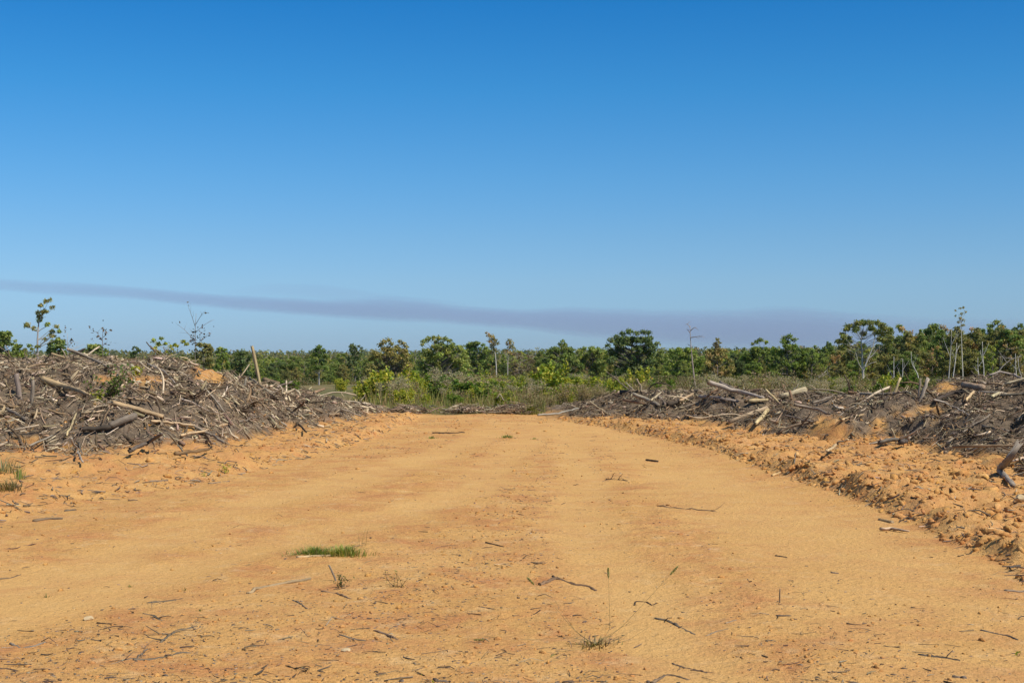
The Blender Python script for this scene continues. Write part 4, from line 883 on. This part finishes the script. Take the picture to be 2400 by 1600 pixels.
bare('sapling', 'wispy leafless sapling right of the tall leafy sapling', 70, [(159, 845), (159, 815), (158, 780)], [[(159, 815), (170, 800), (182, 803)], [(159, 810), (150, 795)], [(159, 820), (175, 812), (188, 806)]], .03, [(156, 775, 6), (163, 800, 6), (170, 806, 6), (152, 795, 5)], .09, BRL, (.45, .40, .35))
hero('oak_tree', 'bushy olive tree behind the nearly bare sapling', 170, crown(478, 803, 860, 52, 24, 6, 11), [(478, 880), (478, 820)], .12, .26, 3., OLIVE)
hero('tree', 'rounded green tree left of the leaning post', 190, crown(520, 814, 870, 34, 18, 6, 9), [(520, 890), (520, 830)], .12, .26, 3., GREEN)
hero('oak_tree', 'dark broad tree between the pile end and the leaning post', 200, crown(565, 822, 890, 52, 26, 7, 11), [(565, 905), (565, 840)], .14, .28, 3., DARKOAK)
hero('pine_tree', 'pine with a straight pale trunk standing at the edge of the dry grass', 175, [(748, 813, 7), (744, 820, 9), (757, 822, 8), (738, 830, 9), (752, 834, 10), (765, 835, 8), (736, 848, 10), (757, 850, 10), (745, 860, 9), (764, 862, 7), (732, 866, 7)], [(748, 905), (748, 860), (748, 820)], .11, .26, 2.6, PINE, (.40, .36, .32), .5, 2)
hero('tree', 'slim dark tree with a tufted top left of the twin-topped olive oak', 230, crown(832, 806, 880, 40, 24, 5, 9), [(832, 905), (832, 820)], .14, .32, 3., DARKOAK)
hero('oak_tree', 'twin-topped olive oak with gaps of sky in its crown', 190, [(902, 801, 9), (910, 797, 8), (893, 808, 9), (917, 806, 8), (937, 800, 7), (945, 806, 8), (952, 812, 7), (930, 812, 7)] + crown(915, 812, 893, 100, 52, 8, 13), [(922, 912), (920, 880), (914, 840), (908, 808)], .20, .27, 2.7, OLIVE)
hero('oak_tree', 'broad dark green oak with an umbrella-shaped top', 180, [(992, 800, 8), (1003, 795, 9), (1015, 792, 9), (1028, 793, 9), (1042, 795, 9), (1054, 799, 8), (1060, 806, 7), (990, 808, 6), (1022, 803, 9), (1035, 806, 9)] + crown(1040, 806, 890, 112, 54, 8, 14), [(1024, 912), (1024, 885), (1026, 850), (1024, 810)], .22, .27, 3., OAK + GREEN[:1], BARK)
hero('pine_tree', 'rounded young pine right of the umbrella-topped oak', 200, crown(1118, 800, 885, 64, 34, 7, 11), [(1118, 905), (1118, 815)], .15, .26, 3.2, PINE)
hero('tree', 'slender rusty tree with a bare pale trunk and tufted top', 185, [(1146, 786, 7), (1154, 790, 8), (1160, 798, 9), (1150, 800, 8), (1164, 806, 8), (1152, 810, 8), (1158, 818, 7), (1140, 780, 4), (1152, 826, 6)], [(1163, 905), (1163, 860), (1161, 830), (1152, 795)], .09, .26, 2.2, RUST + OLIVE, PALEB)
hero('tree', 'second slender rusty tree with a narrow tuft on a pale trunk', 186, [(1193, 798, 7), (1198, 802, 7), (1190, 806, 7), (1200, 810, 6), (1194, 815, 7), (1188, 822, 6), (1196, 828, 6)], [(1190, 905), (1190, 850), (1194, 800)], .08, .26, 2.0, RUST + OLIVE, PALEB)
hero('tree', 'brown half-bare thicket tree between slender rusty trees and dark oaks', 188, crown(1222, 825, 885, 60, 26, 5, 8), [(1222, 908), (1215, 870), (1225, 830)], .08, .2, .9, [(.2, .12, .08), (.16, .11, .07), (.13, .10, .06)], (.36, .28, .23))
hero('oak_tree', 'oak with a pointed tip in the dark oak row', 190, [(1318, 800, 6), (1312, 806, 6), (1326, 808, 7), (1319, 812, 8)] + crown(1318, 812, 898, 92, 44, 8, 13), [(1318, 915), (1318, 870), (1318, 815)], .18, .27, 3., OAK)
hero('oak_tree', 'rounded dark oak left of the largest oak', 192, crown(1388, 812, 900, 82, 40, 8, 13), [(1388, 915), (1388, 830)], .16, .27, 3., OAK)
hero('oak_tree', 'largest dark oak standing tall over the middle of the wood', 178, [(1432, 798, 10), (1445, 790, 10), (1460, 782, 10), (1476, 777, 10), (1490, 781, 9), (1506, 778, 9), (1517, 780, 9), (1527, 792, 9), (1540, 806, 8), (1515, 795, 9), (1425, 810, 8)] + crown(1484, 788, 900, 116, 70, 9, 15), [(1484, 920), (1480, 880), (1478, 840), (1484, 790)], .24, .28, 3., DARKOAK + OAK[:1], BARK)
bare('dead_tree', 'tall dead snag with a bare leaning trunk above the low pile', 120, [(1631, 930), (1626, 880), (1621, 830), (1618, 790), (1617, 763)], [[(1618, 775), (1628, 766), (1637, 774)], [(1618, 768), (1612, 758), (1619, 753)], [(1619, 791), (1635, 788), (1650, 791)], [(1618, 780), (1610, 770)], [(1620, 812), (1612, 806)]], .085, None, .1, BRL, (.33, .26, .22))
hero('tree', 'rust-tipped narrow tree right of the dead snag', 185, [(1680, 796, 6), (1684, 803, 7), (1676, 806, 7), (1681, 812, 8)] + crown(1682, 815, 898, 66, 34, 7, 11), [(1681, 915), (1681, 860), (1680, 800)], .11, .26, 2.4, RUST[:2] + OLIVE, BARK)
hero('oak_tree', 'bright green rounded tree right of the rust-tipped tree', 200, crown(1600, 815, 900, 92, 44, 8, 13), [(1600, 915), (1600, 835)], .16, .27, 3., GREEN)
hero('oak_tree', 'green oak with a flat domed top on the skyline', 215, [(1774, 801, 7), (1784, 797, 8), (1793, 802, 7), (1766, 806, 6)] + crown(1780, 812, 905, 92, 42, 8, 13), [(1780, 915), (1780, 815)], .18, .28, 3., GREEN + OAK)
hero('oak_tree', 'tall green oak with a rounded crest left of the white-trunked oak', 200, [(1840, 793, 9), (1850, 789, 9), (1832, 800, 8), (1860, 797, 8), (1846, 802, 10)] + crown(1845, 806, 910, 96, 48, 8, 13), [(1845, 920), (1845, 810)], .2, .28, 3.1, GREEN + OAK)
wl = [(1985, 771, 8), (1995, 764, 8), (2007, 758, 9), (2020, 757, 9), (2033, 756, 9), (2046, 758, 9), (2057, 763, 9), (2068, 770, 9), (2080, 772, 7), (2092, 778, 7), (2000, 775, 7), (2012, 770, 8), (2040, 770, 9), (2055, 778, 9), (2070, 784, 9), (1978, 783, 6), (1970, 790, 8), (1962, 800, 8), (1980, 800, 9), (1990, 812, 8), (2075, 800, 9), (2085, 792, 8), (1975, 815, 8), (2080, 812, 8), (2060, 795, 8), (2030, 782, 8), (2000, 792, 7)]
hero('oak_tree', 'white-trunked oak with pale forking limbs and an open rounded crown', 145, wl, [(2023, 925), (2023, 880), (2022, 855), (2020, 825), (2016, 800), (2022, 770)], .17, .20, 3.2, OLIVE + OAK, PALEB, .45, 2, .16, rscale=1.12)
bare('tree', 'white limbs spreading beside the white-trunked oak', 144, [(2020, 925), (2023, 868), (2034, 842), (2046, 812), (2052, 782)], [[(2024, 862), (2040, 850), (2052, 848)], [(2034, 842), (2050, 828), (2060, 812)], [(2022, 868), (2010, 850), (2004, 825)], [(2026, 858), (2042, 826), (2054, 826)]], .11, None, .1, BRL, PALEB)
hero('tree', 'slim tree with a tiny leafy top tallest above the wood', 150, [(2252, 722, 4), (2260, 721, 4), (2240, 727, 3), (2263, 731, 4), (2254, 735, 5), (2239, 740, 3), (2250, 746, 5), (2258, 750, 5), (2246, 755, 5), (2256, 762, 6), (2248, 768, 6)], [(2257, 920), (2256, 870), (2254, 810), (2253, 770), (2254, 740)], .075, .17, 2., OLIVE, PALEB, .3)
for px, y0, y1, lean, lb in ((2222, 900, 770, 8, 'pale slender bare trunk tallest left of the tiny-topped slim tree'), (2234, 880, 803, 8, 'second pale bare trunk kinked just left of the tiny-topped slim tree'), (2092, 935, 835, 3, 'pale bare pole tree beside the tall split stake'), (2110, 930, 840, 6, 'pale bare pole tree behind the tall split stake'), (2153, 905, 825, -18, 'pale forked bare tree leaning left behind the leaning snag stump'), (2304, 905, 800, -1, 'thin white bare trunk in the rusty thicket on the far right'), (2292, 905, 838, 0, 'short white bare trunk left of the thin white trunk'), (2380, 900, 828, 0, 'straight white bare trunk near the right border'), (2394, 905, 840, -8, 'leaning white bare trunk at the right border')):
    tw = [[(px + lean * .6, (y0 + 2 * y1) / 3), (px + lean + 14, y1 + 4)], [(px + lean * .5, (y0 + y1) / 2), (px - 10, y1 + 20)]]
    bare('dead_tree', lb, 128, [(px, y0), (px + lean * .2 + 2, (y0 * 2 + y1) / 3), (px + lean * .9, (y0 + y1 * 2) / 3), (px + lean, y1)], tw, .065, None, .1, BRL, (.56, .52, .46))
bare('dead_tree', 'fallen pale branch propped against the wood behind the low pile', 110, [(1881, 916), (1910, 893), (1937, 868)], [[(1905, 897), (1918, 878)], [(1918, 886), (1945, 872)]], .06, None, .1, BRL, (.45, .40, .33))
bare('dead_tree', 'bent grey leafless tree arching at the far right above the pile', 118, [(2330, 890), (2345, 862), (2372, 840), (2394, 834)], [[(2345, 862), (2352, 820), (2385, 814)], [(2372, 840), (2340, 836)], [(2360, 850), (2340, 820)]], .06, None, .1, BRL, (.40, .35, .30))
hero('pine_tree', 'rounded tall pine near the right border', 185, [(2335, 756, 10), (2324, 764, 10), (2346, 766, 10), (2318, 775, 10), (2350, 778, 10), (2335, 774, 12)] + crown(2335, 775, 900, 66, 30, 8, 12), [(2337, 920), (2337, 790)], .18, .27, 3., PINE)
hero('pine_tree', 'tall pine cut by the right border', 188, [(2392, 764, 9), (2380, 772, 9), (2402, 772, 10)] + crown(2395, 772, 900, 60, 30, 8, 12), [(2396, 920), (2396, 790)], .18, .27, 3., PINE)
# the rest of the wood, tree by tree
SKY_X = [-300, 0, 450, 600, 700, 800, 900, 1000, 1250, 1400, 1550, 1700, 1850, 1920, 2000, 2100, 2200, 2400, 2700]
SKY_Y = [835, 835, 838, 836, 834, 826, 824, 822, 822, 818, 820, 818, 812, 806, 795, 772, 762, 766, 760]
LANDMARKS = [(-400, None), (8, 'the round border tree'), (95, 'the tall leafy sapling'), (224, 'the round-topped tree'), (458, 'the nearly bare sapling'), (600, 'the leaning post'), (748, 'the pale-trunked pine'), (920, 'the twin-topped oak'), (1024, 'the umbrella-topped oak'), (1160, 'the slender rusty trees'), (1318, 'the pointed-tip oak'), (1484, 'the largest oak'), (1620, 'the dead snag'), (1780, 'the flat-domed oak'), (1845, 'the rounded-crest oak'), (2023, 'the white-trunked oak'), (2160, 'the leaning snag stump'), (2254, 'the tiny-topped slim tree'), (2335, 'the rounded tall pine'), (2440, None)]
def slot_labels(items, noun, fallback):
    slots = {}
    for px, H, o in items:
        k = max([i for i, l in enumerate(LANDMARKS) if l[0] <= px] or [0]); slots.setdefault(k, []).append((H, o))
    for k, v in slots.items():
        a = LANDMARKS[k][1]; b = LANDMARKS[k + 1][1] if k + 1 < len(LANDMARKS) else None
        if not (a and b): continue
        v.sort(key=lambda t: -t[0])
        for i, (H, o) in enumerate(v): o['label'] = (('tallest ' if i == 0 else 'lowest ' if i == len(v) - 1 else '') if len(v) > 1 else '') + noun + ' between ' + a + ' and ' + b
def row(x0, x1, n, d0, d1, dy, kinds, label, group, name, noun='tree'):
    it = []
    for i in range(n):
        px = x0 + (x1 - x0) * (i + TR.random()) / n; d = TR.uniform(d0, d1); e = top_tree(kinds[int(TR.integers(0, len(kinds)))], px, np.interp(px, SKY_X, SKY_Y) + dy + abs(TR.normal(0, 6)) - 2, d, label, TR.uniform(.8, 1.25), group, name); it.append((px, e.scale[2], e))
    slot_labels(it, noun, label)
row(600, 900, 30, 255, 330, 0, ['pine', 'pine', 'oak', 'slim'], 'young tree in the distant green stand beyond the dry grass', 'young trees beyond the dry grass', 'tree', 'far young tree')
row(600, 880, 12, 200, 240, 22, ['pine', 'pine', 'slim', 'olive'], 'low young tree at the near edge of the stand beyond the dry grass', 'low trees at the edge beyond the dry grass', 'pine_tree', 'low young tree')
row(880, 1900, 58, 215, 260, -1, ['oak', 'oak', 'olive', 'pine', 'slim'], 'green tree in the crowded wood behind the oak row', 'trees of the wood behind the oak row', 'tree', 'back-row green tree')
row(1080, 1900, 34, 195, 214, 24, ['oak', 'olive', 'slim', 'rust', 'oak'], 'smaller tree filling the front of the wood behind dry weeds', 'smaller trees at the front of the wood', 'tree', 'small front tree')
row(1890, 2480, 40, 165, 205, 0, ['oak', 'olive', 'olive', 'tall', 'rust'], 'olive green tree in the tall wood behind the white-trunked oak', 'trees of the tall wood behind the white-trunked oak', 'tree', 'back-row tree')
row(1890, 2480, 26, 150, 164, 45, ['olive', 'rust', 'oak', 'slim', 'olive'], 'smaller olive tree under the tall wood behind the bare trunks', 'smaller trees under the tall wood', 'tree', 'small understorey tree')
row(-260, 600, 20, 190, 270, 3, ['oak', 'pine', 'olive'], 'low green tree on the skyline behind the pile with the post', 'low trees behind the pile with the post', 'tree', 'low skyline tree')
for px, yt, d, k, lb in ((1100, 806, 230, 'tall', 'tufted pine top just over the skyline right of the umbrella oak'), (1745, 812, 260, 'tall', 'tufted pine top on the far skyline left of the flat domed oak'), (1915, 803, 230, 'tall', 'round pine top left of the white-trunked oak'), (1940, 798, 225, 'tall', 'second round pine top next to the white-trunked oak'), (2120, 763, 190, 'slim', 'pointed slim tree just right of the white-trunked oak'), (2165, 752, 188, 'rust', 'rusty pointed tree in the tall wood'), (2195, 755, 186, 'oak', 'domed olive oak left of the pale slender trunk'), (2285, 762, 190, 'tall', 'pine top between the slim tall tree and the rounded pine')):
    top_tree(k, px, yt, d, lb, .9, None, 'tree')

# ------------------------------------------------------------------ shrubs and weeds behind the brow
def shrub_mesh(rng, H, W, leaf, n, pal, stems=7):
    g = Geo(); cc = []; fl = np.array(pal)
    for k in range(stems):
        tip = np.array([rng.normal(0, W * .25), rng.normal(0, W * .25), H * rng.uniform(.6, 1.)]); c = bend((rng.normal(0, .05), rng.normal(0, .05), -.1), tip, 6, rng, .08); V, f, G = tubes(c[None], (np.linspace(1, .3, 6) * .012 * H)[None], 4); g.add(V, f, (.2, .16, .10), G)
        m = n // stems; p = poly(c[1:], m); t = np.linspace(0, 1, m)[:, None]; cc.append(p + rng.standard_normal((m, 3)) * W * .13 * (1.25 - t))
    cc = np.concatenate(cc); V, f = leaves(cc, leaf * rng.uniform(.6, 1.2, len(cc)), rng, None, 1.7, .5)
    return g.mesh('stem'), mk_mesh('leaves', V, [f], np.repeat(jitcol(pick(fl, len(cc), rng), len(cc), rng, .16, .06), 4, 0))
SHG = [shrub_mesh(TR, 1.6, 1.5, .085, 3000, YG, 12) for _ in range(3)] + [shrub_mesh(TR, 1.6, 1.3, .085, 2600, [(.11, .18, .03), (.15, .23, .035), (.24, .27, .045)], 9) for _ in range(2)]
SHB = [shrub_mesh(TR, 1.2, 1.2, .05, 800, [(.32, .22, .12), (.25, .17, .09), (.40, .31, .18), (.28, .25, .08)], 14) for _ in range(3)]
def shrub(px, ytop, d, k, label, grp=None, pool=SHG, base=1.6, name='shrub', wf=1.):
    x = (px - 1200) / F * d; z = g1(x, d) if d < 45 else gg(x, d); H = max(.35, EYE + (HZ - ytop) / F * d - z); e = empty(name, (x, d, z), TR.uniform(0, 6.28)); s = H / base; e.scale = (s * wf, s * wf, s)
    a, b = pool[k % len(pool)]; ob('stem', a, M_WOOD, e); ob('leaves', b, M_LEAF, e); return tag(e, label, 'shrub', grp)
for px, yt, d, k, lb, wf in ((890, 862, 56, 0, 'tall yellow-green shrub at the edge of the dry grass', 1.), (860, 895, 56, 1, 'low yellow-green shrub just left of the tall one by dry grass', 1.2), (1003, 888, 70, 1, 'small bright shrub with a rounded top below the umbrella oak', 1.), (1058, 874, 72, 3, 'deep green shrub below the umbrella oak', 1.2), (1092, 897, 52, 4, 'deep green low shrub close behind the brow', .9), (1130, 888, 66, 2, 'yellow shrub below the slender rusty trees', 1.2), (1165, 893, 60, 3, 'green shrub beside the yellow shrub', 1.2), (970, 905, 58, 2, 'yellowish shrub in weeds below the twin-topped oak', 1.3), (1030, 908, 56, 0, 'yellow-green shrub in weeds close to the brow', 1.2),
                             (1268, 846, 58, 0, 'tall bright yellow-green shrub shaped like a cone', .8), (1285, 875, 62, 4, 'green shrub filling the foot of the cone-shaped shrub', 1.3), (1360, 890, 70, 2, 'yellow-green shrub left of the low pile', 1.1), (1430, 893, 62, 0, 'yellow-green shrub behind the blackened log', 1.1), (1500, 865, 75, 1, 'bright shrub behind the white curved branch', .8), (1415, 915, 46, 0, 'low yellow-green shrub at the near end of the low pile', 1.2),
                             (2050, 900, 60, 4, 'bright green shrub right of the white trunk', 1.3), (1985, 905, 58, 4, 'bright green shrub left of the white trunk', 1.3), (2140, 905, 50, 3, 'deep green shrub left of the leaning snag stump', 1.), (2120, 885, 62, 4, 'slim green shrub between stakes and snag stump', .7), (2175, 925, 46, 4, 'low bright shrub at the foot of the leaning snag stump', 1.), (2005, 915, 56, 3, 'low green shrub at the foot of the white trunk', 1.4), (660, 890, 120, 3, 'green shrub behind the fat brown log end', 1.2), (690, 895, 90, 4, 'low green shrub above the tail of the pile', 1.4), (800, 888, 95, 0, 'small yellow bush at the back of the dry grass', 1.)):
    shrub(px, yt - 4, d, k, lb, None, SHG, 1.6, 'shrub', wf * 1.15)
for i in range(64):
    px = TR.uniform(862, 1460); d = TR.uniform(44, 78)
    if 1215 < px < 1320 or 865 < px < 925: continue
    shrub(px, np.interp(d, [44, 60, 78], [918, 894, 882]) + TR.normal(0, 10), d, i, 'low yellow-green bush among dry weeds just behind the brow', 'low bushes just behind the brow', SHG, 1.6, 'shrub', TR.uniform(1., 1.7))
for i in range(46):
    px = TR.uniform(850, 2150); d = TR.uniform(72, 135); shrub(px, 905 - 25 * TR.random() - (8 if px > 1800 else 0), d, i, 'green or yellowing bush in the weedy belt before the wood', 'bushes of the weedy belt', SHG, 1.6, 'shrub', TR.uniform(.9, 1.5))
for i in range(84):
    px = TR.uniform(845, 1460) if i < 34 else TR.uniform(1240, 1420) if i < 48 else TR.uniform(1450, 2150); d = TR.uniform(43, 80); x = (px - 1200) / F * d
    if 34 <= i < 48: d = TR.uniform(39.8, 44)
    if i >= 48: d = TR.uniform(50, 90)
    shrub(px, min(960, np.interp(d, [40, 43, 60, 90], [925, 908, 892, 884]) + TR.normal(0, 9)), d, i, 'dry brown weed clump in the belt behind the brow', 'dry weed clumps behind the brow', SHB, 1.2, 'dry_weed', TR.uniform(.8, 1.3))
def fluff(rng):
    g = Geo(); cc = []
    for k in range(9):
        tip = np.array([rng.normal(0, .35), rng.normal(0, .35), rng.uniform(.9, 1.25)]); c = bend((rng.normal(0, .08), rng.normal(0, .08), -.1), tip, 5, rng, .05); V, f, G = tubes(c[None], np.linspace(.012, .006, 5)[None], 3); g.add(V, f, (.24, .18, .10), G); cc.append(tip + rng.standard_normal((60, 3)) * [.13, .13, .07])
    cc = np.concatenate(cc); V, f = leaves(cc, .04, rng, None, 1.4, .4); return g.mesh('stem'), mk_mesh('seed_fluff', V, [f], np.repeat(jitcol((.40, .33, .21), len(cc), rng, .15, .04), 4, 0))
FL = [fluff(TR) for _ in range(3)]
for i in range(46):
    px = TR.uniform(860, 1400) if i < 22 else TR.uniform(1640, 2010); d = TR.uniform(48, 80); x = (px - 1200) / F * d; z = gg(x, d); e = empty('seeding_weed', (x, d, z), TR.uniform(0, 6.28)); s = max(.5, (EYE + (HZ - (894 + TR.normal(0, 8))) / F * d - z) / 1.25); e.scale = (s, s, s)
    a, b = FL[i % 3]; ob('stem', a, M_WOOD, e); ob('seed_fluff', b, M_LEAF, e)['kind'] = 'stuff'; tag(e, 'tall weed with pale fluffy seed heads behind the brow', 'plant', 'fluffy seeding weeds')
# grass of the field: one mass
def grass_mass():
    rng = np.random.default_rng(88); n = 46000; d = 39.5 * (150 / 39.5) ** (rng.random(n) ** 1.2); px = rng.uniform(500, 2500, n); x = (px - 1200) / F * d; z = ground(x, d); keep = (surf(x, d) < z + .05)
    x, d, z, px = x[keep], d[keep], z[keep], px[keep]; n = len(x)
    field = (px < 860).astype(float); H = np.where(field > 0, rng.uniform(.12, .38, n), rng.uniform(.15, .80, n)) * np.interp(d, [39, 43, 60], [.35, .8, 1.]) * (.5 + .8 * np.clip(fbm(x * .35, d * .35, 3, 5) + .4, 0, 1)); W = np.interp(d, [40, 150], [.010, .035]) * rng.uniform(.7, 1.3, n)
    a = rng.uniform(0, 6.28, n); s = np.stack([np.cos(a) * W, np.sin(a) * W, 0 * W], 1); b = np.stack([x, d, z - .03], 1); t = b + np.stack([rng.normal(0, .22, n) * H, rng.normal(0, .22, n) * H, H], 1)
    V = np.stack([b - s, b + s, t + s * .25, t - s * .25], 1).reshape(-1, 3); pal = np.array([(.50, .36, .17), (.42, .27, .13), (.33, .26, .09), (.26, .27, .07), (.38, .22, .11), (.32, .29, .08)])
    gsel = np.clip(fbm(x * .25, d * .25, 3, 15) + rng.normal(0, .35, n), -1, 1); idx = np.where(gsel > .05, rng.choice([3, 5, 2], n), rng.choice([0, 1, 4, 2], n)); idx = np.where(field > 0, rng.choice([0, 0, 1, 2], n), idx)
    tag(ob('dry_grass', mk_mesh('dry_grass', V, [np.arange(n * 4).reshape(n, 4)], np.repeat(jitcol(pal[idx], n, rng, .16, .05), 4, 0)), M_LEAF), 'tan and olive dry grass covering the slope behind the brow', 'grass', None, 'stuff')
grass_mass()
def undergrowth():
    rng = np.random.default_rng(99); n = 48000; px = rng.uniform(560, 2600, n); d0 = np.interp(px, [560, 860, 900, 1850, 1950, 2600], [215, 190, 165, 160, 125, 118]); d = d0 + rng.random(n) ** 1.5 * 60; x = (px - 1200) / F * d; z = ground(x, d)
    hh = (.35 + 1.1 * np.clip(fbm(x * .12, d * .12, 3, 9) + .3, 0, 1)) * rng.random(n) ** .8; cc = np.stack([x, d, z + hh], 1); V, f = leaves(cc, .17 * rng.uniform(.6, 1.3, n), rng, None, 1.7, .3)
    pal = np.array([(.13, .15, .04), (.17, .16, .055), (.21, .16, .07), (.09, .10, .03), (.25, .19, .10)]); k = np.clip(((fbm(x * .2, d * .2, 3, 19) + 1) * 2.5 + rng.normal(0, .8, n)).astype(int), 0, 4)
    tag(ob('undergrowth', mk_mesh('undergrowth', V, [f], np.repeat(jitcol(pal[k], n, rng, .18, .06), 4, 0)), M_LEAF), 'tangled undergrowth at the foot of the wood', 'undergrowth', None, 'stuff')
undergrowth()
def far_wood():
    rng = np.random.default_rng(123); g = Geo(); bands = ((330, 520, 460, 9, .85, 40), (520, 900, 560, 10, 1.1, 34), (900, 1600, 800, 11, 1.7, 22), (1600, 2700, 1200, 12, 2.6, 14), (2700, 4200, 900, 13, 4.0, 10))
    for d0, d1, n, H, leaf, q in bands:
        d = rng.uniform(d0, d1, n); x = rng.uniform(-.46, .46, n) * d; z = ground(x, d); h = H * rng.uniform(.7, 1.2, n) * np.where(rng.random(n) < .05, 1.25, 1.); m = n * q; i = np.repeat(np.arange(n), q)
        o = unit(rng.standard_normal((m, 3))); w = h[i] * .40; cc = np.stack([x[i] + o[:, 0] * w, d[i] + o[:, 1] * w, z[i] + h[i] * (.58 + .40 * o[:, 2])], 1); V, f = leaves(cc, leaf * rng.uniform(.7, 1.3, m), rng, o * .6, 1.4); tint = jitcol(pick(np.array(PINE + OLIVE[:2] + OAK) * (.62, .56, .42), n, rng), n, rng, .12, .05)[i]
        g.add(V, [f], np.repeat(tint, 4, 0))
    tag(ob('forest', g.mesh('forest'), M_LEAF), 'far-off wooded plain and ridge along the horizon', 'forest', None, 'stuff')
far_wood()

# small brush on the brow
g = Geo(); rg = np.random.default_rng(7)
for px, py, w, n in ((955, 962, 48, 700), (1100, 964, 60, 360), (1190, 968, 50, 420), (1225, 962, 30, 300)):
    d = 39.3; x0 = (px - 1200) / F * d; s = d / F; P = np.stack([x0 + rg.normal(0, w * s * .45, n), d + rg.normal(0, .45, n), np.zeros(n)], 1); P[:, 2] = ground(P[:, 0], P[:, 1]) + np.abs(rg.normal(0, .05, n)) + .10 * np.exp(-((P[:, 0] - x0) / (w * s * .5)) ** 2) * rg.random(n)
    V, f, c, G = twig_mass(P, rg, .12, .7, .006, .018, .2, GREY, 3, .05); g.add(V, f, c, G)
tag(ob('brow_litter', g.mesh('brow_litter'), M_WOOD), 'low heaps of grey twigs along the brow of the track', 'litter', None, 'stuff')

# ------------------------------------------------------------------ smoke bank far away and the air between
def smoke():
    D = 7000.; k = 20; s = D / F; th = np.arange(k) / k * 2 * math.pi
    X = [-500, 0, 250, 500, 750, 900, 1050, 1250, 1400, 1600, 1850, 2050, 2200, 2500, 2900]; T = [640, 653, 667, 688, 702, 704, 716, 724, 724, 727, 727, 738, 744, 752, 760]; B = [672, 684, 698, 722, 744, 752, 758, 776, 792, 812, 822, 826, 828, 828, 828]
    root = None
    for j, (Xs, Ts, Bs, shr, dens, dep0, seed, nm) in enumerate(((X, T, B, 1.12, .00018, 420., 3, 'smoke'), (X, T, B, 1.0, .00037, 420., 3, 'smoke_core'), (X, T, B, .75, .00036, 420., 3, 'smoke_core'),
                                                     ([520, 640, 760, 900, 1010], [684, 664, 668, 686, 706], [690, 694, 702, 712, 714], 1., .00022, 300., 8, 'smoke_wisp'), ([840, 930, 1010, 1100], [696, 694, 700, 712], [704, 712, 718, 720], 1., .00030, 300., 12, 'smoke_wisp'), ([1700, 1800, 1880, 2010], [728, 716, 720, 734], [736, 740, 742, 744], 1., .00022, 300., 15, 'smoke_wisp'))):
        n = 160 if j < 3 else 60; xs = np.linspace(Xs[0], Xs[-1], n); t = np.interp(xs, Xs, Ts) + (4.5 * fbm(xs / 110., xs * 0, 5, seed) if j < 3 else 2 * fbm(xs / 60., xs * 0, 3, seed)); b = np.maximum(np.interp(xs, Xs, Bs) + 5 * fbm(xs / 170., xs * 0 + 5, 4, seed + 1), t + 3)
        c = (t + b) / 2; hgt = (b - t) / 2 * shr; dep = dep0 * np.interp(xs, [-500, 0, 400, 750, 1300, 1900, 2120, 2900], [.3, .40, .70, 1.05, 1.1, 1.15, .6, .5]) * (1 if j < 3 else np.sin(np.linspace(.12, 3.02, n)))
        V = np.stack([((xs - 1200) * s)[:, None] + 0 * th, D + dep[:, None] * np.cos(th) * shr - (0 if j < 3 else 30), EYE + (HZ - c[:, None] + hgt[:, None] * np.sin(th)) * s], -1)
        i = np.arange(n * k).reshape(n, k); q = np.stack([i[:-1], np.roll(i, -1, 1)[:-1], np.roll(i, -1, 1)[1:], i[1:]], -1).reshape(-1, 4)
        m, nt, N, L = new_mat('smoke_%d' % j); pv = N('VolumePrincipled'); pv.inputs['Density'].default_value = dens; pv.inputs['Color'].default_value = (.50, .53, .80, 1); pv.inputs['Anisotropy'].default_value = 0.; o_ = N('OutputMaterial'); L(pv.outputs[0], o_.inputs['Volume'])
        me = mk_mesh(nm, V.reshape(-1, 3), [q, i[0, ::-1][None], i[-1][None]], None, None, True)
        if root is None: root = tag(ob('smoke', me, m), 'long lilac-grey bank of smoke drifting above the horizon', 'smoke', None, 'stuff')
        else: ob(nm, me, m, root)
smoke()
def haze():
    bm = bmesh.new(); bmesh.ops.create_cube(bm, size=1.); me = bpy.data.meshes.new('haze'); bm.to_mesh(me); bm.free()
    m, nt, N, L = new_mat('haze_air'); pv = N('VolumePrincipled'); pv.inputs['Density'].default_value = HAZE; pv.inputs['Color'].default_value = (.72, .86, 1., 1); o_ = N('OutputMaterial'); L(pv.outputs[0], o_.inputs['Volume'])
    o = ob('haze', me, m, None, (0, 2600, 4.)); o.scale = (16000, 5400, 60); tag(o, 'thin blue air between the clearing and the far woods', 'haze', None, 'stuff')
HAZE = .000025
haze()
